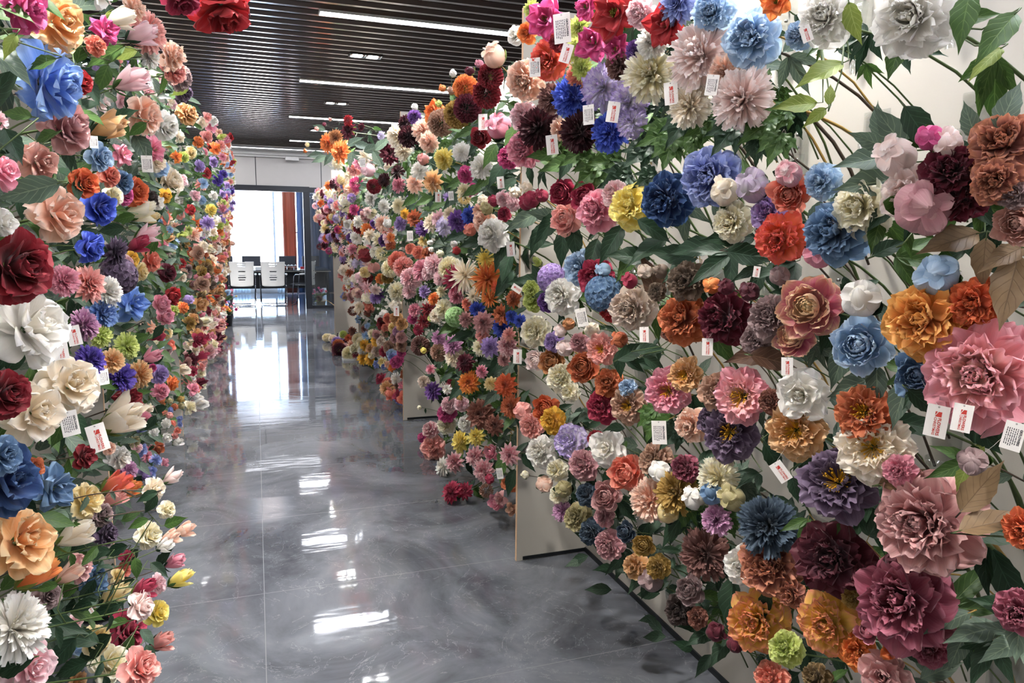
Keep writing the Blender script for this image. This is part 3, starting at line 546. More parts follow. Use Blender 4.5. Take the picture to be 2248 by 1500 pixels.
for x0, x1, lb in ((-.3, .1, 'dark monitor on the desk seen between the two white chairs'), (.5, .88, 'dark monitor on the desk behind the clear jars'), (1.02, 1.4, 'dark monitor on the desk partly hidden by the door post'), (-.85, -.5, 'dark monitor on the desk beside the rose wall')):
    e = link('monitor', None, loc=((x0+x1)/2, 17.6, .72), label=lb, category='monitor', group='monitors on the desk'); w = (x1-x0)/2
    b = MB(); b.box(-w, w, 0, .03, .06, .3); bevel(link('screen', b.mesh('screen', [M_scr]), e), .005); b = MB(); b.box(-.02, .02, .0, .02, .008, .08); b.box(-.1, .1, -.06, .1, 0, .008); link('stand', b.mesh('stand', [M_frame]), e)
M_jar = mat('jar_glass', 'f4f8f8', .03, trans=1, var=0); M_tea = mat('jar_content', '6a3c34', .6); M_lid = mat('jar_lid', 'e8ebec', .4)
for i, px in enumerate((626, 634, 641, 649)):
    p = at_y(px, 596, 17.0); e = link('storage_jar', None, loc=(p.x, 17.0, .72), label='small clear jar with brown content, %s of the row on the desk' % ('first', 'second', 'third', 'fourth')[i], category='jar', group='clear jars on the desk')
    b = MB(); b.lathe([(.0, 0), (.036, 0), (.038, .01), (.038, .09), (.03, .1), (.028, .1), (.034, .088), (.034, .012), (0, .008)], 18); link('glass_body', b.mesh('glass_body', [M_jar], True), e)
    b = MB(); b.lathe([(0, .009), (.032, .009), (.032, .06), (0, .06)], 14); link('contents', b.mesh('contents', [M_tea], True), e)
    b = MB(); b.lathe([(0, .1), (.032, .1), (.032, .115), (.01, .118), (.008, .13), (0, .13)], 16); link('lid', b.mesh('lid', [M_lid], True), e)
def simple(name, bx, m, label, cat, bw=.004):
    b = MB(); b.box(*bx); o = link(name, b.mesh(name, [m]), label=label, category=cat); bevel(o, bw); return o
simple('paper_tray', (.92, 1.08, 16.95, 17.1, .721, .745), M_lid, 'white tray on the desk under the red box', 'tray')
simple('red_box', (.94, 1.02, 16.98, 17.06, .746, .80), mat('box_red', 'c02834', .5), 'small red box standing on the white tray', 'box')
simple('keyboard', (.16, .44, 17.25, 17.4, .721, .74), M_lid, 'white keyboard lying on the desk behind the chairs', 'keyboard')
simple('paper_stack', (-.02, .2, 17.05, 17.3, .721, .79), M_lid, 'white stack of papers on the desk between the chairs', 'paper')
simple('card_box', (-.66, -.56, 17.0, 17.1, .721, .80), M_edge, 'small brown box on the desk beside the rose wall', 'box')
b = MB(); b.lathe([(0, 0), (.03, 0), (.03, .1), (.012, .2), (0, .21)], 12); link('green_bottle', b.mesh('green_bottle', [mat('bottle_green', '3c7a50', .3)], True), loc=(1.12, 17.0, .72), label='green pointed bottle on the desk by the white tray', category='bottle')
b = MB()
for x, y in ((-.8, 16.95), (-.73, 17.05)): b.lathe([(0, 0), (.035, 0), (.04, .08), (.034, .08), (.03, .01), (0, .01)], 14, (x, y, .721))
link('cup', b.mesh('cup', [M_lid], True), label='pair of nested white cups on the desk beside the cabinet', category='cup')
# ---------------------------------------------------------------- blooms read from the photograph: sight line x y, width, kind, colour [plane x]
PEONY = '''
1165 20 40 D gl|1198 42 84 L hp|1132 77 40 S wh|1155 72 42 S or|1203 130 84 P oc|1225 90 44 P dr|1270 105 62 D gl|1268 60 52 D gl|1275 150 50 D gl|1303 92 84 L hp|1287 15 60 L hp
1350 28 118 L rd|1353 108 60 L hp|1405 30 66 P pp|1462 52 96 L rd|1485 8 90 D pv|1562 28 86 P bl|1648 85 124 P bl|1538 122 138 M bp|1628 218 128 M bp|1428 163 112 M iv|1512 232 88 M cr
1322 190 94 M lw|1380 222 78 M lw|1385 268 64 M lw|1430 92 64 M wh|1256 212 84 M rb|1338 290 80 M rb|1212 215 62 M mb|1358 142 60 M mb|1180 280 84 M bb|1272 288 84 M bb|1268 165 50 M co
1150 178 84 P pe|1147 255 62 P pp|1150 325 80 P pk|1228 285 46 M pe|1395 112 44 M pu|1705 5 64 L or|1812 38 118 P wh|2003 38 165 P wh|1750 78 58 P bl|1592 160 70 M pe
1967 344 86 B bp|2042 302 56 B hp|2080 315 62 B bp|2088 375 124 P bu|2205 315 150 P rm|1995 425 125 P bp|2028 457 118 B mv|2108 425 118 P bu|2185 398 100 P rm|2228 425 64 P dm|2235 492 100 R tc
1652 408 70 B lg|1732 425 86 R co|1732 382 56 B pt|1803 398 78 P bl|1885 455 126 P iv|1832 508 140 P sb|1687 466 78 P lv|1710 525 108 P oc|1800 558 64 B pk|1713 606 44 B dm|1892 655 84 B wh|2057 605 90 B bl
1777 674 140 R pc|1742 742 88 R pc|1690 695 98 P dm|1887 757 128 R bl|2030 702 172 P oy|2138 668 116 P oo|2150 822 240 P pb|2017 822 110 R sb|1759 868 118 W wh|1893 905 124 O rs|1915 982 158 O cr|1745 945 132 O gt
1838 1057 160 O dp|2030 1148 216 P dd|1972 1033 66 P pk|2137 1012 60 B dm|1690 880 52 P bm
1172 727 66 P iv|1175 792 46 R bp|1209 793 56 R ot|1231 828 64 P iv|1250 862 42 P iv|1281 806 68 R rs|1319 767 70 O sp|1214 752 44 P lv|1241 764 38 B bp|1272 752 44 P mv|1335 840 62 P rs
1321 892 72 P cs|1377 852 40 P bl|1378 890 84 O tn|1466 858 104 O pk|1502 824 78 O gt|1625 870 124 O pb|1576 858 84 P tn|1516 935 76 P pe|1600 950 116 O dp|1560 922 66 P dp|1148 902 40 B sp|1196 898 56 R oo
1213 925 58 P gy|1165 935 56 P sp|1186 992 68 P wh|1250 968 74 P lw|1278 1020 66 P mv|1331 985 82 W wh|1308 965 40 P dr|1372 1038 78 R co|1436 1010 74 P tn|1450 1035 48 B wh|1502 1028 62 P pl|1575 1050 88 M iv
1196 1062 38 B pe|1153 1043 18 B iv|1220 1033 46 P iv|1238 1073 38 B ol|1225 1086 42 P iv|1287 1085 50 P sl|1329 1090 64 R dd|1484 1080 88 M gd|1427 1097 88 M pe|1466 1127 46 B ye2|1524 1097 48 B wh|1564 1083 50 B sb|1607 1094 56 B ol
1233 1122 42 M lp|1266 1136 60 P ol|1297 1170 54 P sl|1335 1198 64 P mv|1372 1168 44 R sl|1324 1132 46 P mv|1412 1198 46 R gd|1393 1245 56 P gt|1443 1246 50 P gd|1431 1274 52 B dm|1572 1142 62 M lp|1686 1155 122 M sl
1548 1218 106 M mb|1632 1242 84 P wh|1513 1295 64 R dm|1490 1340 64 P dk|1530 1357 44 P bm|1572 1388 42 B bu|1615 1415 36 B bu|1687 1240 132 P rm|1826 1226 156 P bd|1978 1320 192 P pl|1735 1306 60 P rm|1903 1270 62 P bd
1817 1372 128 P yp|1660 1365 128 P yp|1724 1423 72 P gl|1884 1433 80 P or|1961 1425 52 E or|2041 1428 74 P pl|1903 1388 52 E pk|1940 1488 112 W dd|1690 1490 74 P co|1790 1488 62 P bn|2244 1165 84 P oo|2236 1345 96 P pl
1964 1232 42 B bd|1872 1315 46 P gd|1167 438 38 B cs|1190 430 30 B cs|1155 447 32 B cs|1157 412 26 B cr|1130 422 26 B cr|1234 422 60 R cs|1283 432 60 R cs|1241 480 68 R sp|1308 460 90 P pk|1348 425 58 P pp
1385 452 98 P ye|1460 440 112 P db|1555 388 126 P pv|1590 420 62 B cr|1607 487 88 P iv|1180 577 24 E gl|1199 593 22 E gl|1210 612 62 H lv|1200 662 46 P pu|1271 588 74 P bl|1305 607 76 P cs|1232 650 80 P wh|1168 660 46 P gl
1164 635 36 P gl|1323 645 76 H sb|1325 592 32 B bl|1340 675 60 P rd|1385 678 98 P bg|1505 618 86 P br|1497 700 108 P rs|1587 697 120 P bu|1383 617 34 B cs|1415 597 34 B bg|1452 595 34 B br|1564 628 38 B or|1646 640 44 B bd
1596 630 34 B bu|1231 727 28 B bp|1249 711 28 B ot|1300 724 34 B cr|1361 745 36 B rs|1285 560 30 B bl|1440 640 40 P br|1660 745 66 P dm|1470 730 40 P bm'''
DAHLIA = '''
1086 123 50 B pe|1075 167 52 G dr|1066 205 58 G dr|1024 237 58 G bu|1002 250 58 G gd|1020 192 52 G or|966 270 54 G tn|952 245 50 L or|927 285 48 M pe|941 312 44 M pe|909 256 30 M pu|888 270 32 M bb|895 299 46 M bb
875 300 52 M cr|884 331 40 M cr|856 334 52 D bu|994 162 16 B wh|972 194 16 B or|991 200 18 B tn|1032 157 20 B bu|963 228 15 B gl|1053 140 18 B pk|911 235 14 B wh|1096 278 52 B pk|1052 302 44 R dr|973 349 44 M ye
1013 334 40 M wh|1055 366 50 M wh|1021 384 36 P hp|948 399 52 D oa|909 402 44 D pe|920 374 42 D wh|813 434 38 D wh|874 452 36 D iv|842 452 30 D wh|820 409 30 G dr|842 395 28 M bb|874 406 32 M pk|1115 345 50 P hp|930 350 26 B sp
746 331 50 D or|717 314 44 D or|735 302 36 D ot|763 286 36 D bu|763 264 24 D rd|792 278 18 D bu|742 356 34 D iv|695 283 10 B sp|712 273 9 B bu|675 318 10 B ye2|670 332 9 B or|725 262 8 B sp
1078 513 70 P wh|1060 485 52 P pe|1033 505 28 B co|947 488 44 D cr|962 480 40 D pp|973 496 44 D lw|1002 485 48 D pu|1029 473 42 D rb|985 470 36 D cr|1052 462 38 D pe|927 500 36 D pu|879 491 32 M lv|907 479 38 D rs|888 470 24 D gy
1060 440 24 B cr|1069 458 28 B ol|1086 442 26 B cs|1106 436 38 P pp|1072 612 88 K fg|1066 568 48 K ye|1023 605 80 K cr|1002 612 66 K cs|986 590 50 G iv|952 580 44 M pp|926 592 44 M pk|885 587 44 G sp|901 611 44 G pp
855 590 36 G iv|873 574 42 G co|1040 650 36 K cr|1075 655 40 K or|916 553 28 P co|937 556 28 P rs|947 548 12 B wh|967 557 16 B iv|997 537 16 B wh|1003 551 18 B rd|945 533 12 B wh|900 545 24 P co|849 609 26 G gd|870 640 40 M iv|835 612 22 M or
941 680 38 K dr|973 679 42 M iv|957 694 30 M cr|909 681 28 M pk|930 706 32 K dr|917 725 26 D cs|998 696 42 H gn|1021 702 36 D dd|1059 708 50 D dd|1046 680 38 D rb|1098 718 46 D rb|1100 690 48 D rs|1121 695 28 D rb|1112 760 50 D pt|1076 762 46 D lv
1053 762 38 D iv|1058 736 36 D sp|922 759 40 G mb|963 773 38 G tn|992 759 46 D lp|963 744 36 D lp|995 783 48 D cr|1018 796 44 D bu|1028 840 50 D fg|1108 846 52 D oo|1076 842 32 D ye2|1120 893 54 D rs|948 858 42 D pu|930 838 26 M bg
1056 816 30 D pk|1052 910 66 D bm|1084 935 46 D bm|979 906 42 P hp|984 889 36 P pp|979 933 42 P iv|1022 930 38 P wh|1012 888 32 P pp|1008 969 52 D ye|1044 958 42 D ye|949 983 54 P sp|943 943 36 P pt|926 960 22 P hp|1105 790 30 D dd
996 1015 46 D pt|1040 1002 46 D pt|1060 1034 52 D pt|1117 999 48 D pt|970 1025 42 D wh|989 1079 48 D cs|1019 1079 38 D cs|1075 1052 22 B cs|946 700 14 B gl|930 770 14 B ye|1010 875 14 B gd|920 895 10 B iv|1000 650 34 M pk|1024 668 30 D co
897 640 30 M pp|930 640 30 D lv|952 655 30 D or|968 640 26 D iv|905 700 22 M hp|1125 655 40 D rs|1088 630 30 K oo|1116 735 34 D sp|1140 705 30 D rb|940 600 30 M pp|965 610 30 M pp|1105 470 30 P cs|1126 448 30 P pp
800 759 28 D gy|824 748 26 D gy|797 785 30 D gy|812 789 28 D gy|744 768 30 G bu|742 757 24 G rs|765 776 30 G iv|716 741 18 G iv|730 744 18 G cr|738 750 20 G lv|756 752 18 D bu|785 744 24 G iv|853 762 30 S tn|842 772 24 D cs|815 733 22 D iv
799 723 18 D bm|772 727 20 D bm|753 734 16 G gl|865 720 26 G ye2|872 728 24 P lp|846 720 20 P co|838 706 20 G dr|880 775 22 P hp|875 790 20 P hp|862 785 22 P pv|850 800 18 L pe|860 808 18 L or|842 806 14 L pv|722 741 16 G cr|748 744 20 D lv|757 762 18 D pt|770 755 22 K pe|778 765 24 P iv|790 752 24 D iv|765 742 20 K oo|803 737 22 K bl|812 765 22 W gt|826 770 24 P bg|835 750 22 W bg|838 795 22 L ye2|826 800 18 L pv|868 795 28 P hp|858 778 24 P bl|880 760 26 S tn|845 730 20 S tn|866 742 24 S mv|780 778 20 K cs|760 772 20 D mv|868 700 28 S gt|880 712 26 S gt|880 742 24 S dd|850 700 22 S co|843 690 20 B wh|832 700 18 B wh|838 716 20 B dr|735 757 20 K bu|750 735 16 P wh|795 770 22 P wh|815 780 20 W iv|700 655 14 D dk|826 735 20 S dd|806 715 16 K bl'''
ROSE = '''
60 20 115 W hp|128 48 140 W oa|118 185 172 W bc|150 275 115 S dd|258 42 52 E cr|307 77 52 E pp|283 178 64 E pp|232 283 62 E gt|232 68 62 L hp|325 72 80 M sp|297 18 52 P pe|212 100 42 P co|380 122 62 P pe|385 155 52 P sp
398 170 56 P dm|406 203 38 P dp|413 250 46 P gt|330 124 50 M wh|322 253 82 S pe|366 278 62 S wh|90 357 88 W tc|132 470 130 W pe|8 375 80 W pk|8 490 70 W wh|223 345 58 S bl|268 340 48 L pk|337 328 54 L pk|352 368 40 S bl
187 403 60 S oo|243 385 46 S co|222 457 70 S rb|268 400 50 S sb|273 427 44 S hp|250 430 42 S iv|298 420 60 S oo|303 467 52 E iv|327 437 46 P dk|376 398 62 S cr|345 355 40 S cr
40 583 160 S dr|75 715 185 W wh|202 543 66 S rb|140 617 64 M pk|200 622 78 D sp|235 640 62 M wh|262 606 76 H dp|258 555 66 D dp|290 668 78 L bc|227 690 64 M bc|187 713 66 M lp|223 738 46 M gl|280 760 54 M gl|200 790 62 M vi
267 827 62 M vi|247 792 50 M oa|308 822 58 M oa|283 877 66 L dr|157 845 135 W cr|80 905 140 W cr|15 865 105 S dr|262 922 84 E cr|8 1000 90 W sb|310 597 40 S ye2|290 570 34 S gy|370 600 38 S bu|335 572 44 S co|280 575 30 S pp
380 650 38 R rd|357 667 38 R pk|364 694 40 R pk|412 658 22 B lv|403 675 26 P or|383 682 24 P gl|353 823 38 S lv|330 785 36 E pk|355 858 36 S pk|380 842 34 S or|335 808 20 S hp|300 540 40 E cs|320 515 44 E pp
340 948 20 R wh|365 930 22 R wh|367 962 22 R wh|388 972 20 E wh|380 930 16 R co|395 920 14 R pv|390 946 15 R co|385 957 15 R sp|397 877 15 B gd|397 891 14 B ol|383 893 15 B rs|372 912 15 B sp|396 932 13 R pv|372 880 13 B ol|375 900 13 R pv
20 1055 165 W db|118 1072 98 L sb|192 1098 84 W ye2|52 1185 155 W oa|160 1177 66 E cr|75 1263 66 E or|148 1264 44 E pe|178 1243 66 W dd|208 1272 64 R sb|247 1308 52 E ye2|313 1293 46 E cs|347 1283 42 S pp|393 1272 42 E ye
312 1330 62 S bp|347 1345 52 S ye|285 1378 86 S cs|213 1405 60 S ye2|242 1456 80 S iv|312 1465 82 S sp|352 1410 46 E sp|340 1077 52 S cr|376 1050 34 E bp|368 1120 38 S iv|330 1175 60 S iv|402 1165 36 E pe|370 1182 36 E pe|380 1235 38 E pk
35 1375 135 M wh|70 1465 110 W pp|225 1130 48 S dm|235 1172 54 P dp|75 1025 44 S rs|250 1065 52 E oc|278 1077 48 E or|248 1095 44 E sp|187 1002 50 S dr|263 1005 52 P wh|283 1032 38 M lp|107 1310 56 S dm|360 1200 34 E wh|240 985 30 S pe|215 975 30 S dr
492 28 140 W rd|400 0 90 W cs|180 180 50 S rd|455 300 26 S sp|437 312 24 S or|440 365 26 S lv|470 355 22 S lv|480 395 24 S vi|455 380 22 S rd|492 382 18 S vi|420 335 26 S ye2|395 300 28 S cr|405 345 24 S gl|388 345 26 L fg|430 430 24 S pp
400 395 28 S pp|365 430 30 S gy|420 460 22 S rd|445 440 20 S bl|465 460 24 S ye|470 430 20 S wh|495 435 14 S hp|490 720 12 B gy|345 445 34 S wh|330 480 30 E ye2'''
# extra leaves that show between the heads: x y length direction (degrees) shape green
LEAVES = '''
1800 160 120 205 A yg|1745 230 95 185 A yg|1790 255 60 215 A yg|1822 205 50 85 A yg|1872 50 90 280 A yg|2115 40 125 250 A g|2190 72 135 225 A g|2165 130 95 215 A yg|1965 130 95 245 A g|1960 288 135 128 A gg|2022 285 125 300 A dg|1925 262 75 105 A gg
1895 352 125 188 A gg|1905 308 80 160 A gg|1905 402 150 190 A gg|2128 262 85 110 A gg|2215 228 115 75 A gg|1930 478 80 225 A dg|1922 515 80 245 A g|2085 530 150 195 A br|2158 575 110 255 A br|2215 640 170 250 A br|2205 560 110 200 A br|1955 540 85 30 A dg
1700 592 105 200 B dg|1600 522 120 182 A dg|1520 545 110 190 A dg|1480 558 105 170 A dg|1560 585 110 212 B dg|1650 560 110 350 A dg|1420 545 100 205 A dg|1380 560 95 170 A dg|1440 505 90 330 A dg|1340 535 95 235 A dg|1660 625 85 250 B dg|1200 500 85 230 A dg
1180 525 80 245 A dg|1232 545 80 262 A dg|1148 482 85 205 A gg|1262 535 80 275 A dg|1300 560 80 250 A dg|1190 470 70 160 A gg|1160 614 62 175 A dg|1178 598 50 120 A dg|1187 646 42 185 A dg|1375 580 80 230 A g|1490 590 90 215 A dg|1720 640 60 180 B dg
1260 342 75 205 C g|1325 355 80 190 C g|1395 345 85 215 C dg|1440 300 90 200 C g|1485 285 85 230 C dg|1540 275 85 210 C g|1590 305 95 230 C dg|1655 290 90 215 C g|1700 325 80 240 C g|1350 395 80 200 C dg|1290 385 80 220 C g|1225 360 85 190 A g|1705 255 65 200 C g
1190 340 70 185 A g|1240 370 60 240 A dg|1660 335 60 260 C dg|1465 340 80 250 C g|1415 395 60 210 C dg|1520 325 60 260 C g
1842 800 112 248 A gg|1870 848 115 200 A gg|1925 850 95 262 A gg|1975 885 115 248 A gg|2012 852 95 215 A dg|2030 885 90 320 A dg|2158 955 125 305 A dg|1432 610 110 110 A bz|1645 782 110 190 A bz|1705 790 115 350 A bz|2155 1068 140 60 A br|2185 1145 150 20 A br|1985 1048 105 20 A br
2085 1030 95 200 B g|2150 985 50 60 A yg|2110 1050 60 240 A yg|1700 1010 80 300 A dg|1745 1075 60 280 A dg|2078 1365 110 200 A gg|2140 1385 120 185 A gg|2195 1330 110 160 A dg|2200 1425 120 200 B gg|2150 1455 110 230 B dg|2235 1400 110 250 A gg|2100 1430 90 240 A gg
1480 1152 110 228 A dg|1250 862 50 240 A dg|1390 770 80 30 A dg|1430 765 70 10 A dg|1440 800 60 330 A dg|1360 800 60 270 A dg|1430 935 80 250 C g|1470 960 70 220 C dg|1560 1000 60 30 A dg|1640 1050 60 200 B dg|1660 880 60 330 A dg|1445 930 60 200 A g
1540 1395 80 200 A dg|1580 1430 80 230 A dg|1520 1375 60 170 A dg|1600 1330 120 255 A dg|1440 1290 60 200 A dg|1395 1280 60 230 B dg|1350 1240 60 220 B dg|1680 1330 70 250 A dg|1765 1180 80 250 B g|1850 1140 70 240 B g|1920 1150 60 70 B dg|2000 1240 70 300 A dg
1070 540 70 200 A dg|1095 560 70 240 A dg|1110 590 70 250 A dg|1040 530 70 190 A dg|1105 620 70 230 A dg|1000 520 60 200 A dg|1120 660 60 240 A dg|1135 620 50 180 A dg|1020 290 50 200 A g|1045 320 60 230 A dg|1075 340 60 240 A g|1090 380 70 230 A dg|1060 400 60 220 A g|1035 420 50 210 A g|1000 400 50 200 A g
960 450 50 210 A g|990 440 50 220 A dg|930 440 45 200 A g|900 440 45 220 A g|870 480 45 240 A g|1120 300 60 240 A g|1110 410 60 220 A dg|1090 800 60 230 A dg|1080 870 60 220 A gg|1120 1060 60 250 A dg|1100 1030 60 260 A g|1010 740 60 200 A dg|985 720 60 210 A g|1110 820 60 240 A gg|1000 860 50 220 A dg
700 350 36 200 A gg|690 340 34 190 A gg|720 350 34 230 A gg|780 310 40 30 A gg|800 320 44 350 A gg|820 325 44 20 A gg|840 315 44 40 A gg|790 345 40 330 A gg|830 350 44 300 A gg|770 350 36 260 A gg|700 280 30 160 A gg
88 140 70 200 A g|230 122 95 210 A g|268 118 62 200 A yg|225 175 70 250 A g|205 200 60 300 A dg|270 280 60 300 A g|315 330 85 300 A gg|300 285 50 220 A g|270 250 60 20 A dg|30 320 90 300 A dg|60 420 130 200 A gg|35 250 70 170 A g|95 300 60 200 A g|385 270 44 290 A gg|395 200 44 220 A yg|20 100 60 250 A yg
150 345 60 290 A dg|170 420 50 280 A dg|270 480 50 200 A g|240 505 60 190 A dg|335 480 50 220 A dg|370 430 44 230 A g|130 950 75 260 A g|90 940 60 250 A dg|330 545 50 240 A g|300 745 50 200 A g|345 730 40 230 A dg|345 900 40 200 A dg|330 930 40 240 A dg
150 1165 60 200 A g|215 1150 60 250 A dg|250 1210 60 200 A dg|280 1230 60 230 A dg|320 1090 50 200 A dg|330 1110 50 240 A dg|300 1150 50 200 A g|385 1145 55 20 A g|360 1225 62 50 A dg|350 1250 50 330 A dg|300 1250 50 280 A g|270 1280 50 190 A dg|120 1370 130 350 A dg|115 1330 80 320 A dg|230 1340 70 200 A dg
200 1430 100 220 A dg|170 1400 90 160 A dg|150 1470 80 200 A dg|130 1440 90 230 A dg|280 1420 50 250 A g|330 1440 50 300 A dg|20 1465 110 200 A dg|250 1370 60 190 A g|180 1330 60 200 A dg|210 1215 60 190 A dg|140 1300 60 200 A g|100 1290 50 190 A g|190 1300 60 240 A dg|325 1400 50 320 A dg|60 1335 60 190 A g'''
# price tags: x y height face (f = red print, i = small black print) tilt degrees
TAGS = '''1234 62 62 i 4|1174 148 40 i 2|1243 117 40 f -18|1346 246 44 f -8|1292 252 42 i 3|1212 318 42 f 6|1473 205 48 f 6|1563 187 44 i -8|1770 74 36 f 20|1060 268 34 f 0|796 357 20 i 0|1099 401 26 f 6|962 433 22 f 0|990 430 20 i 4|1121 547 32 f 6
900 518 22 i 2|1134 634 24 f 60|1277 697 40 i 14|1414 735 34 f 4|1553 762 38 f 2|1661 597 24 f -6|1447 950 52 i 6|1136 783 32 f 0|1097 1040 24 i 12|2056 925 72 f -4|2112 918 62 f -4|2224 958 64 i -8|1728 805 40 f 4|1714 1036 46 f 40|323 360 36 i 2
163 737 44 f 8|133 765 50 f 4|228 828 34 i 2|153 930 56 i 6|215 962 62 f 10|206 312 26 i 0|735 432 14 f 0|755 437 14 f 0|803 517 16 f 2|870 683 22 f 0|200 1340 14 f 20'''
# ---------------------------------------------------------------- placing the blooms
KIND = {'P': ('peony', 'full peony'), 'O': ('open_peony', 'open peony with yellow stamens'), 'R': ('ranunculus', 'rounded ranunculus'), 'B': ('peony_bud', 'round bud'), 'S': ('rose', 'rose'), 'E': ('rosebud', 'pointed bud'),
        'M': ('chrysanthemum', 'shaggy chrysanthemum'), 'D': ('dahlia', 'dahlia'), 'K': ('cactus_dahlia', 'spiky dahlia'), 'G': ('pompon_dahlia', 'pompon dahlia'), 'L': ('lily', 'loose-petalled bloom'), 'W': ('garden_rose', 'wide open rose'), 'H': ('hydrangea', 'hydrangea cluster')}
def xplane(side, z): return (1.10-.105*z) if side > 0 else (-.53+.105*z)
def place(px, py, side, X=None):
    x = X if X is not None else xplane(side, 1.4)
    for _ in range(6):
        p = at_x(px, py, x)
        if X is None: x = .5*x+.5*xplane(side, max(.05, min(2.9, p.z)))
    p = at_x(px, py, x)
    if p.z < .07: p = at_z(px, py, .07)
    return p
def parse(s): return [l.split() for l in s.replace('\n', '|').split('|') if l.strip()]
heroes = []
def mixx(a, b, t): return a*(1-t)+b*t
for side, where, txt in ((1, 'peony bay', PEONY), (1, 'dahlia bay', DAHLIA), (-1, 'rose wall', ROSE)):
    for w in parse(txt):
        px, py, d = map(float, w[:3]); X = None
        if side < 0:
            if px > 290 and py > 1030 and px < 460: X = -.27
            elif py < 45 and px > 380: X = -.04
            elif px > 385 and py < 480: X = None
        if side > 0 and where == 'dahlia bay' and px < 800 and py < 360: X = .80
        p = place(px, py, side, X)
        dep = (p-EYE).dot(CF); dia = d*dep/FPX
        p = p + (p-EYE).normalized()*rnd.uniform(-.02, .03)*1.0      # heads do not sit in one sheet
        wh = where
        if where == 'dahlia bay' and px < 870: wh = 'far dahlia bays'
        if p.z < .2 and where == 'dahlia bay' and px < 890: wh = 'heap on the floor'
        heroes.append(dict(px=px, py=py, d=d, k=w[3], c=w[4], side=side, where=wh, p=p, dia=dia))
# labels: what it is, then what it stands next to
def desc(h):
    s = PAL[h['c']][0]+' '+KIND[h['k']][1]
    s = s.replace(' with yellow stamens', '') if h['k'] == 'O' else s
    return s
def rel(h, g):
    dx, dy = g['px']-h['px'], g['py']-h['py']
    return ('beside' if abs(dx) > 1.3*abs(dy) else ('below' if dy < 0 else 'above'))
used = {}
def nw(c): return len(c.replace(',', ' ').replace('-', ' ').split())
for h in heroes:
    near = sorted((g for g in heroes if g is not h and desc(g) != desc(h)), key=lambda g: math.hypot(g['px']-h['px'], g['py']-h['py'])/(1+g['d']/120))[:12]
    cands = []
    for g in near: cands.append(f"{desc(h)} {rel(h, g)} the {desc(g)}")
    for i in range(len(near)):
        for j in range(i+1, len(near)): cands.append(f"{desc(h)} {rel(h, near[i])} the {desc(near[i])}, {rel(h, near[j])} the {desc(near[j])}")
    def same(c): return c in used
    # a plain neighbour phrase counts as unique only if no other bloom of the same look has the same neighbour nearby
    def clash(c, i):
        if i >= len(near): return False
        g = near[i]
        return any(o is not h and desc(o) == desc(h) and math.hypot(o['px']-g['px'], o['py']-g['py']) < 2.2*(g['d']+o['d']) for o in heroes)
    lab = None
    for i, c in enumerate(cands):
        if nw(c) <= 15 and not same(c) and not clash(c, i): lab = c; break
    if lab is None: lab = next((c for c in cands if not same(c) and nw(c) <= 16), cands[0])
    used[lab] = 1; sf = ' in the '+(h['where'] if h['where'] != 'heap on the floor' else 'floor heap')
    if nw(lab+sf) <= 15: lab += sf
    used[lab] = 1; h['label'] = lab
GRN = {'peony bay': ['dg', 'dg', 'g', 'gg'], 'dahlia bay': ['g', 'dg', 'g', 'dg'], 'far dahlia bays': ['g', 'dg', 'gg'], 'rose wall': ['g', 'dg', 'dg', 'gg'], 'heap on the floor': ['g']}
STEMM = {'dg': M_stem, 'g': M_stem, 'gg': M_twig, 'yg': M_stem, 'br': M_twig, 'bz': M_twig}
def facing(h):
    p = h['p']; tc = (EYE-p).normalized(); s = h['side']
    out = Vector((-s, -.05, .12))
    w = .95 if h['where'] == 'peony bay' else .8
    if s < 0: w = .55
    v = out*.75 + tc*w + Vector((rnd.gauss(0, .16), rnd.gauss(0, .16), rnd.gauss(.05, .16)))
    if h['where'] == 'heap on the floor': v += Vector((0, 0, .3))
    if h['k'] in 'E' and s < 0: v = out*.9 + tc*.25 + Vector((0, rnd.gauss(0, .2), .35))
    if h['k'] in 'BE' and s > 0: v += Vector((rnd.gauss(0, .35), rnd.gauss(0, .3), rnd.uniform(0, .5)))
    if h['px'] > 470 and h['py'] < 60 and s < 0: v = Vector((.3, -.3, -.9))
    if h['px'] == 400 and h['py'] == 0: v = Vector((.3, -.4, -.8))
    return v.normalized()
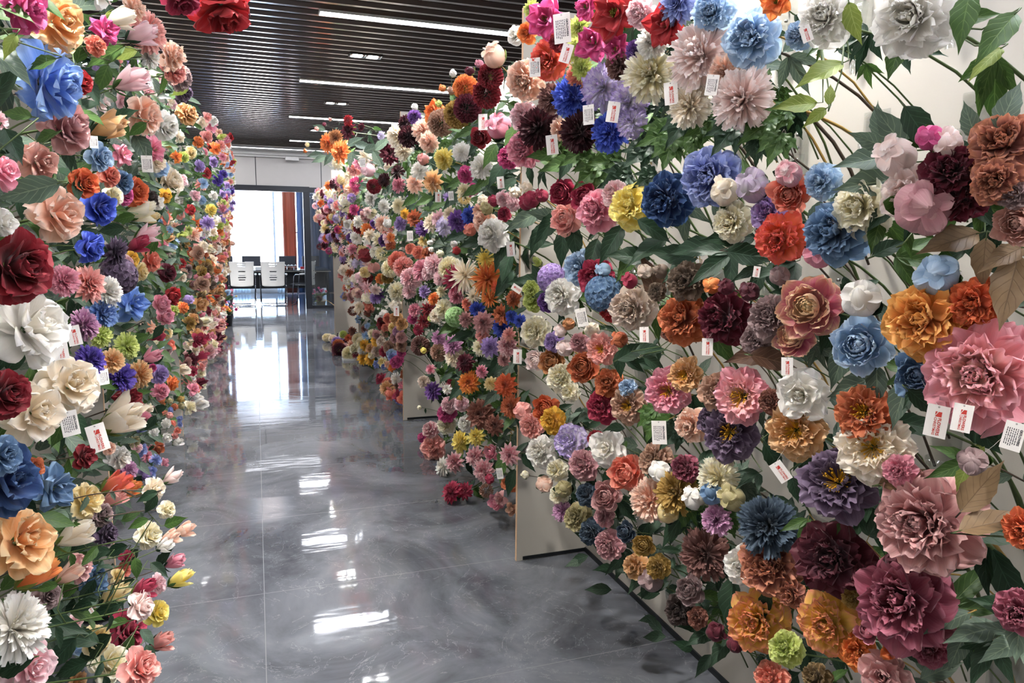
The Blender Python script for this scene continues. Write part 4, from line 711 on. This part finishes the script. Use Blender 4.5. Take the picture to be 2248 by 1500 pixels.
for h in heroes:
    k = h['k']; ax = facing(h); h['ax'] = ax; p = h['p']; s = h['side']; dia = h['dia']
    bl = rnd.choice(BL[k]); X = (XR-.035) if s > 0 else (XL+.035)
    floorheap = h['where'] == 'heap on the floor'
    by = p.y + rnd.uniform(-.03, .08); bz = min(2.36, max(.06, p.z - rnd.uniform(.22, .42)))
    for yy in YD:
        if abs(by-yy) < .05: by = yy-.06 if by < yy else yy+.07
        if (p.y-yy)*(by-yy) < 0: by = p.y+(.04 if p.y > yy else -.04)
    base = Vector((X, by, bz)) if not floorheap else Vector((p.x+.3, p.y+.05, .006))
    if s < 0 and h['py'] < 45 and h['px'] > 380: base = Vector((X, p.y+.1, 2.45)); 
    root = link(KIND[k][0], None, loc=base, label=h['label'], category='flower'); h['root'] = root
    q = ax.to_track_quat('Z', 'Y') @ Quaternion((0, 0, 1), rnd.uniform(0, 6.28)); sc = dia*(1.0 if k in 'BE' else (1.03 if k in 'PORW' else 1.1))
    for nm in ('bloom', 'stamens', 'calyx'):
        if nm in bl:
            o = link({'calyx': 'sepals'}.get(nm, nm), bl[nm], root, p-base); o.rotation_mode = 'QUATERNION'; o.rotation_quaternion = q
            sz = sc*(1, 1, .92)[0]; o.scale = (sz, sz, sz)
            if nm == 'bloom': set_mat(o, PM[h['c']])
            if nm == 'calyx': set_mat(o, LM[rnd.choice(['g', 'yg', 'dg'])])
    neck = p + ax*(bl['neck']*sc)
    g = rnd.choice(GRN[h['where']]); rad = max(.0016, min(.0042, .028*dia)); h['g'] = g
    # stem: leaves the holder upward and outward, then bends to the head
    a, d_ = base, neck; dist = (d_-a).length
    b1 = a + Vector((-s*.18*dist, 0, .42*dist)); c1 = neck - ax*.28*dist
    if floorheap: b1 = a + Vector((-.1, 0, .01)); c1 = neck-ax*.05
    if s < 0 and h['py'] < 45 and h['px'] > 380: b1 = a+Vector((.25, -.05, .3)); c1 = neck-ax*.3
    pts = []
    for i in range(9):
        t = i/8; u = 1-t; pts.append(a*u**3 + b1*3*u*u*t + c1*3*u*t*t + d_*t**3 - base)
    b = MB(); b.tube(pts, [rad*(1.25-.4*i/8) for i in range(9)], 6); sm = STEMM[g]
    if s > 0 and rnd.random() < .12: sm = M_cane
    st = link('stem', b.mesh('stem', [sm], True), root); h['pts'] = [q_+base for q_ in pts]; h['sm'] = sm
    # leaves on the upper stem
    big = dia > .085 or h['d'] > 60
    n = (3 if big else 2) if h['d'] > 26 else 1
    if k in 'BE' and h['d'] < 30: n = 1
    for i in range(n):
        t = rnd.uniform(.62, .93); j = min(7, int(t*8)); at = pts[j].lerp(pts[j+1], t*8-j)
        side_v = ax.cross(Vector((rnd.gauss(0, 1), rnd.gauss(0, 1), rnd.gauss(0, 1)))).normalized()
        dr = (side_v - ax*.15 + Vector((0, 0, -.45))).normalized(); L = min(.13, max(.045, dia*rnd.uniform(.75, 1.1)))
        lk = 'C' if (k == 'M' and s > 0) else ('B' if (k in 'POR' and rnd.random() < .45) else 'A')
        o = link('leaf', rnd.choice(LF[lk]), root, at); o.rotation_mode = 'QUATERNION'; o.rotation_quaternion = basis(dr, ax + Vector((-s*.5, -.3, .6)))
        o.scale = (L*.9, L, L); set_mat(o, LM[g])
# the further leaves, each on the stem of the flower nearest to it
for w in parse(LEAVES):
    px, py, L, dg = map(float, w[:4]); side = 1 if px > 560 else -1
    X = -.27 if (side < 0 and px > 290 and py > 1030) else None
    if px < 880 and px > 660 and py < 360: X = .82
    p = place(px, py, side, X); d = (p-EYE); p = EYE + d*1.02; L = L*(p-EYE).dot(CF)/FPX*1.05
    dr = (CR*math.cos(d2r(dg)) + CU*math.sin(d2r(dg)) - CF*rnd.uniform(.0, .3)).normalized()
    nrm = (EYE-p).normalized() + Vector((-side*.3, 0, .35)) + Vector((rnd.gauss(0, .2), rnd.gauss(0, .2), rnd.gauss(0, .2)))
    foot = p - dr*L*.5; h = min((((v_-foot).length + (0 if g_['d'] > 26 else .1), i_*10+j_, g_) for i_, g_ in enumerate(heroes) if g_['side'] == side for j_, v_ in enumerate(g_['pts'][2:8])), key=lambda t_: t_[0])[2]
    v_ = min(h['pts'][2:8], key=lambda v: (v-foot).length); o0 = h['root'].location; b = MB(); md = (foot+v_)/2 + Vector((side*.01, 0, -.012))
    b.tube([v_-o0, md-o0, foot-dr*.01-o0, foot+dr*L*.06-o0], [.0016, .0014, .0012, .001], 5); link('leaf_stalk', b.mesh('leaf_stalk', [h['sm']], True), h['root'])
    o = link('leaf', rnd.choice(LF[w[4]][:2]), h['root'], foot - h['root'].location); o.rotation_mode = 'QUATERNION'; o.rotation_quaternion = basis(dr, nrm)
    o.scale = (L*1.05, L, L); set_mat(o, LM[w[5]])

# ---------------------------------------------------------------- smaller blooms that fill the bays
def blob(me_parts, name):
    # one small head with a green neck, in one mesh: far away its parts do not show
    me = me_parts['bloom'].copy(); me.name = name; bm = bmesh.new(); bm.from_mesh(me)
    me.materials.append(LM['g']); z = me_parts['neck']
    vs = [bm.verts.new((.03*math.cos(a*1.257)*(1 if i < 5 else .6), .03*math.sin(a*1.257)*(1 if i < 5 else .6), z+.05 if i < 5 else z-.9)) for i in range(10) for a in [i % 5]]
    for a in range(5): f = bm.faces.new((vs[a], vs[(a+1) % 5], vs[5+(a+1) % 5], vs[5+a])); f.material_index = 1
    bm.to_mesh(me); bm.free(); return me
SM = {k: blob(LO[k], 'small_'+KIND[k][0]) for k in LO}
cnt = {}
for h in heroes: cnt[KIND[h['k']][0]] = cnt.get(KIND[h['k']][0], 0)+1
ZONES = {
 'pastel': (list('SSSWMP'), ['pp', 'pe', 'cr', 'wh', 'sp', 'bp', 'pk', 'lv', 'mv', 'cr']),
 'bright': (list('SSSEDM'), ['sp', 'pe', 'ye2', 'or', 'lv', 'vi', 'wh', 'rd', 'pk', 'gl', 'cr', 'bl', 'co']),
 'mixed': (list('SSEERW'), ['cr', 'iv', 'pe', 'pp', 'rd', 'bu', 'ye2', 'bl', 'wh', 'pk', 'co', 'gt', 'dm', 'cs', 'or']),
 'brown': (list('SPSW'), ['bn', 'tn', 'ot', 'bn', 'gt', 'gd', 'br', 'cr', 'bn', 'rs']),
 'rosy': (list('SRSE'), ['sp', 'dd', 'co', 'wh', 'cr', 'bu', 'pk', 'gt', 'pp', 'cs', 'iv']),
 'tiny': (list('RSEM'), ['wh', 'co', 'pv', 'cr', 'gl', 'pp', 'rs', 'ol', 'pk', 'lv']),
 'dahl': (list('DDMMGPPBK'), ['wh', 'wh', 'cr', 'iv', 'iv', 'pp', 'bp', 'pk', 'pe', 'hp', 'bu', 'dr', 'or', 'ye2', 'lv', 'lw', 'sp', 'rs', 'pu', 'cr', 'dd', 'bb']),
 'dlow': (list('MDGRRS'), ['dd', 'tn', 'pk', 'wh', 'bl', 'cs', 'co', 'rs', 'cr', 'bm', 'pv', 'gt'])}
def zone(side, px, py, z):
    if side > 0: return 'dahl' if z > .9 else 'dlow'
    if py < 300: return 'pastel'
    if px > 375 and 530 < py < 770 and rnd.random() < .6: return 'brown' if py < 680 or px < 440 else 'rosy'
    if px > 380 and py >= 660: return 'rosy'
    if px > 370 and py < 530: return 'bright'
    if py > 740 and px > 290: return 'tiny' if py > 850 else 'mixed'
    return 'mixed'
ROWW = ['lowest row', 'low row', 'waist-high row', 'chest-high row', 'eye-level row', 'upper row', 'top row']
placed = []; overflow = {}
hs = [(h['px'], h['py'], h['d']) for h in heroes]
def try_fill(side, Y, z, x, size):
    p = Vector((x, Y, z)); px, py, dep = proj(p)
    if not (-60 < px < 2320 and -60 < py < 1560): return
    dpx = size*FPX/dep
    if dep < 3.2 and side < 0 and dpx > 60: size *= .75
    for hx, hy, hd in hs:
        if abs(px-hx) < (hd+dpx)*.42 and abs(py-hy) < (hd+dpx)*.42:
            # sits in front of or behind a bloom already placed there: leave that bloom free
            if hd > 14: return
    for q, s in placed:
        if abs(q.y-Y) < .2 and (q-p).length < (size+s)*.40: return
    placed.append((p, size)); zn = zone(side, px, py, z); ks, cs = ZONES[zn]
    k = rnd.choice(ks); c = rnd.choice(cs); nm = KIND[k][0]
    tc = (EYE-p).normalized(); ax = (Vector((-side, 0, .15))*.8 + tc*.7 + Vector((rnd.gauss(0, .25), rnd.gauss(0, .25), rnd.gauss(0, .25)))).normalized()
    q = ax.to_track_quat('Z', 'Y') @ Quaternion((0, 0, 1), rnd.uniform(0, 6.28)); sc = size*(.85 if k in 'BE' else 1)
    if cnt.get(nm, 0) >= 285: overflow.setdefault(nm, []).append((p, q, sc, k, c, dpx)); return
    cnt[nm] = cnt.get(nm, 0)+1
    o = link(nm, SM[k], None, p); o.rotation_mode = 'QUATERNION'; o.rotation_quaternion = q; o.scale = (sc,)*3; set_mat(o, PM[c])
    bay = sum(Y > y for y in YD); row = ROWW[min(6, int(z/.42))]
    if side > 0: wv = {2: 'first dahlia bay', 3: 'second dahlia bay', 4: 'third dahlia bay', 5: 'end of the dahlia bays'}.get(bay, 'peony bay')
    else: wv = {1: 'first bay of the rose wall', 2: 'second bay of the rose wall', 3: 'third bay of the rose wall', 4: 'fourth bay of the rose wall'}.get(bay, 'far tip of the rose wall')
    me_ = 'small %s %s' % (PAL[c][0], KIND[k][1].replace(' with yellow stamens', '')); lab = None
    for h_ in sorted((h for h in heroes if h['side'] == side), key=lambda h: math.hypot(h['px']-px, h['py']-py))[:7]:
        dx, dy = h_['px']-px, h_['py']-py; rl = 'beside' if abs(dx) > abs(dy) else ('below' if dy < 0 else 'above')
        for t in ('%s %s the %s, %s' % (me_, rl, desc(h_), row), '%s %s the %s' % (me_, rl, desc(h_))):
            if nw(t) <= 15 and t not in used: lab = t; break
        if lab: break
    lab = lab or '%s in the %s, %s' % (me_, wv, row); used[lab] = 1; o['label'] = lab
    o['category'] = 'flower'; o['group'] = '%s heads in the %s, %s' % (KIND[k][1].split()[-1], wv, row)
def in_bay(Y): return all(abs(Y-y) > .05 for y in YD)
# rose wall
Y = 1.1
while Y < 11.9:
    st = .09 if Y < 5.7 else .125
    z = .12
    while z < 2.85:
        yy = Y+rnd.uniform(-.04, .04); zz = z+rnd.uniform(-.04, .04); lim = 2.9 if Y < 3 else 2.75
        x = (-.53+.04*zz if 3 < Y < 5.75 else xplane(-1, zz)) + rnd.uniform(-.10, .03) - (.03 if Y < 3 else 0)
        lim = 2.4 if Y < 3 else (2.5 if Y < 5.75 else (2.4 if Y < 8.45 else 2.6))
        if (4.9 < Y < 5.75 and z < 1.05) or (7.6 < Y < 8.45 and z < 1.0) or (3 < Y < 5 and z < .22): z += st; continue
        if zz < lim and in_bay(yy): try_fill(-1, yy, zz, x, rnd.uniform(.055, .09) if Y < 5.7 else rnd.uniform(.085, .13))
        z += st
    Y += st
# dahlia bays
Y = 3.15
while Y < 11.8:
    st = .10 if Y < 5.7 else .13; z = .16
    while z < 2.7:
        yy = Y+rnd.uniform(-.05, .05); zz = z+rnd.uniform(-.05, .05)
        x = xplane(1, zz) + rnd.uniform(-.03, .12)
        if 5.7 < Y < 9 and zz < .5: zz -= .05
        if (4.6 < Y < 5.75 and z < 1.15) or (7.6 < Y < 8.45 and z < .5) or (Y > 9.2 and z < 1.25) or (8.4 < Y and z < .7): z += st; continue
        if in_bay(yy) and zz < (2.22 if Y < 5.75 else 2.15): try_fill(1, yy, zz, x, rnd.uniform(.07, .11) if Y < 5.7 else rnd.uniform(.1, .16))
        z += st
    Y += st
# a few behind the heads of the peony bay
for i in range(36):
    yy = rnd.uniform(.9, 2.2); zz = rnd.uniform(.2, 2.2); 
    if in_bay(yy) and zz < 1.0: try_fill(1, yy, zz, xplane(1, zz)+rnd.uniform(.08, .2), rnd.uniform(.05, .08))
# blooms beyond the first three hundred of a kind: one object per kind
for nm, lst in overflow.items():
    bm_v = []; bm_f = []; ml = []; mi = []; us = {'layer': [], 'petal': []}; off = 0; slots = {}
    for p, q, sc, k, c, dpx in lst:
        me = LO[k]['bloom']; nv = len(me.vertices); co = np.zeros(nv*3, dtype=np.float32); me.vertices.foreach_get('co', co); co = co.reshape(-1, 3)
        R = np.array((q.to_matrix()*sc)); co = co @ R.T + np.array(p); fs = np.zeros(len(me.loops), dtype=np.int32); me.loops.foreach_get('vertex_index', fs)
        bm_v.append(co); bm_f.append(fs.reshape(-1, 4)+off); off += nv
        if c not in slots: slots[c] = len(slots)
        mi += [slots[c]]*(len(fs)//4)
        for un in us: a = np.zeros(len(me.loops)*2, dtype=np.float32); me.uv_layers[un].data.foreach_get('uv', a); us[un].append(a)
    me = bpy.data.meshes.new(nm+'_blossoms'); me.from_pydata(np.concatenate(bm_v).tolist(), [], np.concatenate(bm_f).tolist())
    for c in slots: me.materials.append(PM[c])
    me.polygons.foreach_set('material_index', mi); me.polygons.foreach_set('use_smooth', [True]*len(me.polygons))
    for un in us: ul = me.uv_layers.new(name=un); ul.data.foreach_set('uv', np.concatenate(us[un]))
    o = link(nm+'_blossoms', me, None, kind='stuff', label='dense mass of further small %s heads deep in the flower walls' % KIND[lst[0][3]][1].split()[-1], category='flowers')
print('fill', len(placed), cnt, {k: len(v) for k, v in overflow.items()}, 'heroes', len(heroes))
# leaves and thin stems packed behind the heads of each bay
def thicket(name, side, y0, y1, n, label, z0=.1, z1=2.7, back=.06, depth=.2, ms=('dg', 'g', 'gg')):
    A = LF['A'][1]; co = np.zeros(len(A.vertices)*3); A.vertices.foreach_get('co', co); co = co.reshape(-1, 3)
    keep = np.arange(0, len(co)).reshape(12, 7)[[0, 2, 4, 6, 8, 10, 11]][:, [0, 3, 6]]; P = co[keep.ravel()]; U = np.stack([np.tile([0, .5, 1], 7), np.repeat(np.linspace(0, 1, 7), 3)], -1)
    i = np.arange(6)[:, None]*3+np.arange(2)[None]; F0 = np.stack([i, i+1, i+4, i+3], -1).reshape(-1, 4)
    V = []; F = []; UU = []; MI = []; off = 0
    for _ in range(n):
        y = rnd.uniform(y0, y1)
        if any(abs(y-q) < .1 for q in YD): continue
        z = rnd.uniform(z0, z1); x = xplane(side, z) + side*(back+rnd.random()*depth); x = min(x, XR-.1) if side > 0 else max(x, XL+.1); L = rnd.uniform(.06, .11)
        pj = proj((x, y, z))
        if pj[2] < .8: continue
        d = Vector((-side*rnd.uniform(.2, 1), rnd.gauss(0, .5), rnd.gauss(-.1, .6))); q = np.array(basis(d, (-side*.5, -.6, .6)).to_matrix()*L)
        V.append(P @ q.T + np.array((x, y, z))); F.append(F0+off); off += len(P); UU.append(U); MI += [rnd.randrange(len(ms))]*len(F0)
    me = mesh_from(name, np.concatenate(V), np.concatenate(F), [LM[m] for m in ms], MI, True, {'petal': np.concatenate(UU)})
    link(name, me, None, kind='stuff', label=label, category='leaves')
thicket('foliage', -1, 1.2, 2.96, 900, 'dark green leaves packed behind the roses of the first bay', z1=2.3)
thicket('foliage', -1, 3.05, 5.7, 1100, 'green leaves packed behind the second bay of roses', z0=.25, z1=2.3)
thicket('foliage', -1, 5.8, 8.4, 1000, 'green leaves packed behind the third bay of roses', z0=.25, z1=2.3)
thicket('foliage', -1, 8.5, 11.1, 800, 'green leaves packed behind the fourth bay of roses', z1=2.4)
thicket('foliage', 1, 3.05, 4.9, 900, 'green leaves packed low behind the first dahlia bay', z0=.4, z1=1.4, back=.08)
thicket('foliage', 1, 3.05, 5.7, 800, 'green leaves packed high behind the first dahlia bay', z0=1.3, z1=2.2, back=.08)
thicket('foliage', 1, 5.8, 8.4, 1100, 'green leaves packed behind the second dahlia bay', z0=.5, z1=2.1)
thicket('foliage', 1, 8.5, 11.1, 900, 'green leaves packed behind the third dahlia bay', z0=1.25, z1=2.1)
thicket('foliage', 1, 1.0, 2.6, 120, 'sparse dark leaves low behind the peonies', z0=.15, z1=.9, back=.12, depth=.15, ms=('dg', 'dg', 'gg'))

# ---------------------------------------------------------------- clear acrylic holders on the peony bay's board
def holder():
    e = link('stem_holder', None, label='', category='stem holder')
    b = MB(); b.box(-.005, -.001, -.04, .04, .02, .26); bevel(link('back_plate', b.mesh('back_plate', [M_acr]), e), .0015, 1)
    V = []; F = []          # pocket: a sheet bowed out from the plate, narrowing to the foot
    for t, dz in ((0, 0), (.002, 0)):
        for j in range(5):
            z = .18*j/4; w = .012+.02*j/4; o_ = .012+.03*j/4
            for i in range(9):
                a = math.pi*i/8; V.append((-.006-(o_-t)*math.sin(a), (w-t)*math.cos(a), z))
    for s in (0, 45):
        for j in range(4):
            for i in range(8): k = s+j*9+i; F.append((k, k+1, k+10, k+9))
    for i in range(8): F.append((36+i, 37+i, 82+i, 81+i)); F.append((i, i+1, 46+i, 45+i))
    link('pocket', mesh_from('pocket', V, F, [M_acr]), e)
    for z in (.235, .20):
        b = MB(); b.tube([(-.004, 0, z), (-.011, 0, z)], .0042, 10); link('screw', b.mesh('screw', [M_steel], True), e)
    return e
hd = set(); hp = None; rown = ['lowest', 'second', 'third', 'fourth', 'fifth', 'topmost']
for r_, z in enumerate((.12, .48, .84, 1.2, 1.56, 1.92)):
    for i in range(9):
        y = .62+.27*i+(.08 if r_ % 2 else 0)
        if y > 2.9: continue
        if hp is None: hp = holder(); o = hp; o.location = (XR, y, z)
        else: o = dup(hp, (XR, y, z))
        q_ = proj((XR, y, z+.15)); g_ = min((h for h in heroes if h['where'] == 'peony bay' and desc(h) not in hd), key=lambda h: math.hypot(h['px']-q_[0], h['py']-q_[1])); hd.add(desc(g_))
        o['label'] = 'clear acrylic stem holder behind the %s, %s row on the board' % (desc(g_), rown[r_]); o['group'] = 'acrylic stem holders, %s row' % rown[r_]

# ---------------------------------------------------------------- price tags
def text_mesh(s, size, m, bold=.0):
    c = bpy.data.curves.new('t', 'FONT'); c.body = s; c.size = size; c.align_x = 'CENTER'; c.align_y = 'CENTER'; c.offset = bold; o = bpy.data.objects.new('t', c); COL.objects.link(o)
    dg = bpy.context.evaluated_depsgraph_get(); me = bpy.data.meshes.new_from_object(o.evaluated_get(dg)); bpy.data.objects.remove(o); me.materials.clear(); me.materials.append(m); me.name = 'print'; return me
# unit tag: height 1, width .62, in the x-z plane facing -y
T1 = text_mesh('FLOWERS', .125, M_red, .004); T2 = text_mesh('CHRISTMAS', .105, M_red, .002)
T3 = text_mesh('GKFLOWERS', .10, M_ink, .004)
b = MB(); b.box(-.31, .31, 0, .012, -.5, .5); CARD = b.mesh('card', [M_card])
b = MB()
b.add([(-.07, -.003, .14), (.11, -.003, .14), (.11, -.003, .30), (.02, -.003, .30)], [(0, 1, 2, 3)]); b.add([(-.07, -.003, .17), (-.07, -.003, .30), (-.01, -.003, .30)], [(0, 1, 2)]); LOGO = b.mesh('logo', [M_red])
b = MB(); r = random.Random(3)
for i in range(6):
    x = .10-.062*i; z = .28
    while z > -.3:
        w = r.uniform(.02, .09); b.box(x-.012, x+.012, -.003, -.001, z-w, z); z -= w+r.uniform(.01, .03)
LINES = b.mesh('small_print', [M_ink])
b = MB(); b.lathe([(.016, 0), (.026, 0), (.026, .006), (.016, .006), (.016, 0)], 14); EYELET = b.mesh('eyelet', [M_steel])
def nearest(p, side): return min((h for h in heroes if h['side'] == side), key=lambda h: math.hypot(h['px']-p[0], h['py']-p[1])-h['d']*.2)
tl = {}
for w in parse(TAGS):
    px, py, hh = map(float, w[:3]); tilt = float(w[4]); side = 1 if px > 560 else -1
    p = place(px, py, side, .85 if (side > 0 and px < 830 and py < 400) else None); d = p-EYE; p = EYE+d*.965 if hh < 40 else EYE + d*.95
    H_ = hh*(p-EYE).dot(CF)/FPX; h = nearest((px, py), side)
    lab = 'white price tag with %s beside the %s in the %s' % ('red FLOWERS CHRISTMAS print' if w[3] == 'f' else 'small black print', desc(h), h['where'])
    if len(lab.split()) > 16: lab = lab.replace('white price tag', 'white tag').replace(' in the '+h['where'], '')
    if lab in tl: lab = lab.replace('beside', 'just under')
    if lab in tl: lab = lab.replace('white', 'small white', 1)
    tl[lab] = 1
    e = link('price_tag', None, loc=p, label=lab, category='tag', group='price tags hanging from the stems')
    n = ((EYE-p).normalized() + Vector((-side*.35, 0, 0)) + Vector((rnd.gauss(0, .15), 0, 0))); n.z *= .3; n.normalize()
    up = (Vector((0, 0, 1)) - n*n.z).normalized(); up = Quaternion(n, d2r(tilt)) @ up; xv = up.cross(n)   # card faces n
    M3 = Matrix((xv, -n, up)).transposed(); e.rotation_mode = 'QUATERNION'; e.rotation_quaternion = M3.to_quaternion(); e.scale = (H_,)*3
    link('card', CARD, e); y_ = link('eyelet', EYELET, e, (0, -.002, .44)); y_.rotation_euler = (math.pi/2, 0, 0)
    if w[3] == 'f':
        link('logo', LOGO, e, (0, 0, 0))
        for T, x, z in ((T1, .07, -.16), (T2, -.045, -.16)): o = link('printed_text', T, e, (x, -.004, z)); o.rotation_euler = (math.pi/2, math.pi/2, 0)
    else:
        link('small_print', LINES, e); o = link('printed_text', T3, e, (.19, -.004, .0)); o.rotation_euler = (math.pi/2, math.pi/2, 0)
    b = MB(); a = h['root'].location; q0 = Vector((0, -.004, .44)); loc_up = M3.inverted() @ (Vector((0, 0, 1)))
    tgt = M3.inverted() @ ((h['p']-p) / H_) if (h['p']-p).length < .35 else q0 + loc_up*.6
    b.tube([q0, (q0+tgt)/2 + loc_up*(-.08), tgt], .006, 5); link('loop', b.mesh('loop', [M_acr if False else M_card]), e)

# ---------------------------------------------------------------- pots, tray and bunch on the floor
def pot_plant(x, y, r_, hh, label, cols, nfl, spread, potm, kinds='DSM', side=-1):
    e = link('potted_flowers', None, loc=(x, y, 0), label=label, category='potted plant')
    b = MB(); b.lathe([(0, 0), (r_*.75, 0), (r_, hh), (r_*1.06, hh), (r_*1.06, hh*.9), (r_*.95, hh*.9), (r_*.9, hh*.85), (0, hh*.85)], 22); link('pot', b.mesh('pot', [potm], True), e)
    b = MB(); fo = []
    for i in range(nfl):
        a = rnd.uniform(0, 6.28); R = spread*math.sqrt(rnd.random()); z = hh+spread*1.5*(1-.5*(R/spread)**2)*rnd.uniform(.6, 1); t = Vector((R*math.cos(a), R*math.sin(a), z))
        b.tube([(t.x*.1, t.y*.1, hh*.85), (t.x*.5, t.y*.5, hh+.5*(z-hh)), t], .003, 5)
        k = rnd.choice(kinds); o = link('bloom', LO[k]['bloom'], e, t); o.rotation_mode = 'QUATERNION'; o.rotation_quaternion = (t-Vector((0, .2, hh*.5))).normalized().to_track_quat('Z', 'Y'); s = rnd.uniform(.05, .08); o.scale = (s, s, s); set_mat(o, PM[rnd.choice(cols)])
    link('stems', b.mesh('stems', [M_stem], True), e)
    for i in range(nfl):
        a = rnd.uniform(0, 6.28); o = link('leaf', rnd.choice(LF['A']), e, (0, 0, hh*.9+rnd.uniform(0, spread*.5))); o.rotation_mode = 'QUATERNION'; o.rotation_quaternion = basis((math.cos(a), math.sin(a), rnd.uniform(.1, .9)), (0, -.3, 1)); L = spread*.9; o.scale = (L*.8, L, L); set_mat(o, LM['dg' if i % 2 else 'g'])
M_pot = mat('pot_black', '16181c', .45)
for px, py, cols, n, lb in ((482, 722, ['gy', 'or', 'wh', 'iv'], 14, 'black pot of yellow and white flowers on the floor against the rose wall'), (500, 716, ['hp', 'pk', 'wh', 'pv'], 16, 'black pot of magenta and white flowers beside the yellow potted flowers')):
    p = at_z(px, py, 0); pot_plant(p.x, p.y, .09, .19, lb, cols, n, .17, M_pot)
p = at_z(494, 698, 0); pot_plant(p.x, p.y+.4, .09, .25, 'black pot of tall pink and cream flowers behind the other two pots', ['hp', 'pk', 'cr', 'cs', 'ye2'], 20, .2, M_pot)
p = at_z(697, 679, 0); pot_plant(1.27, 15.75, .1, .13, 'cream bowl of pink orchid-like flowers behind the dark door post', ['hp', 'lp', 'pk'], 12, .22, mat('bowl_cream', 'b8ab90', .5), 'L')
p = at_z(776, 790, 0); b = MB(); b.box(-.13, .13, -.09, .09, 0, .008, 0)
for a in ((-.13, .13, -.09, -.085), (-.13, .13, .085, .09), (-.13, -.125, -.09, .09), (.125, .13, -.09, .09)): b.box(a[0], a[1], a[2], a[3], .008, .022, 0)
link('tray', b.mesh('tray', [M_lid]), None, (p.x, p.y, 0), label='shallow white tray on the floor under the ivory pompon dahlia', category='tray')
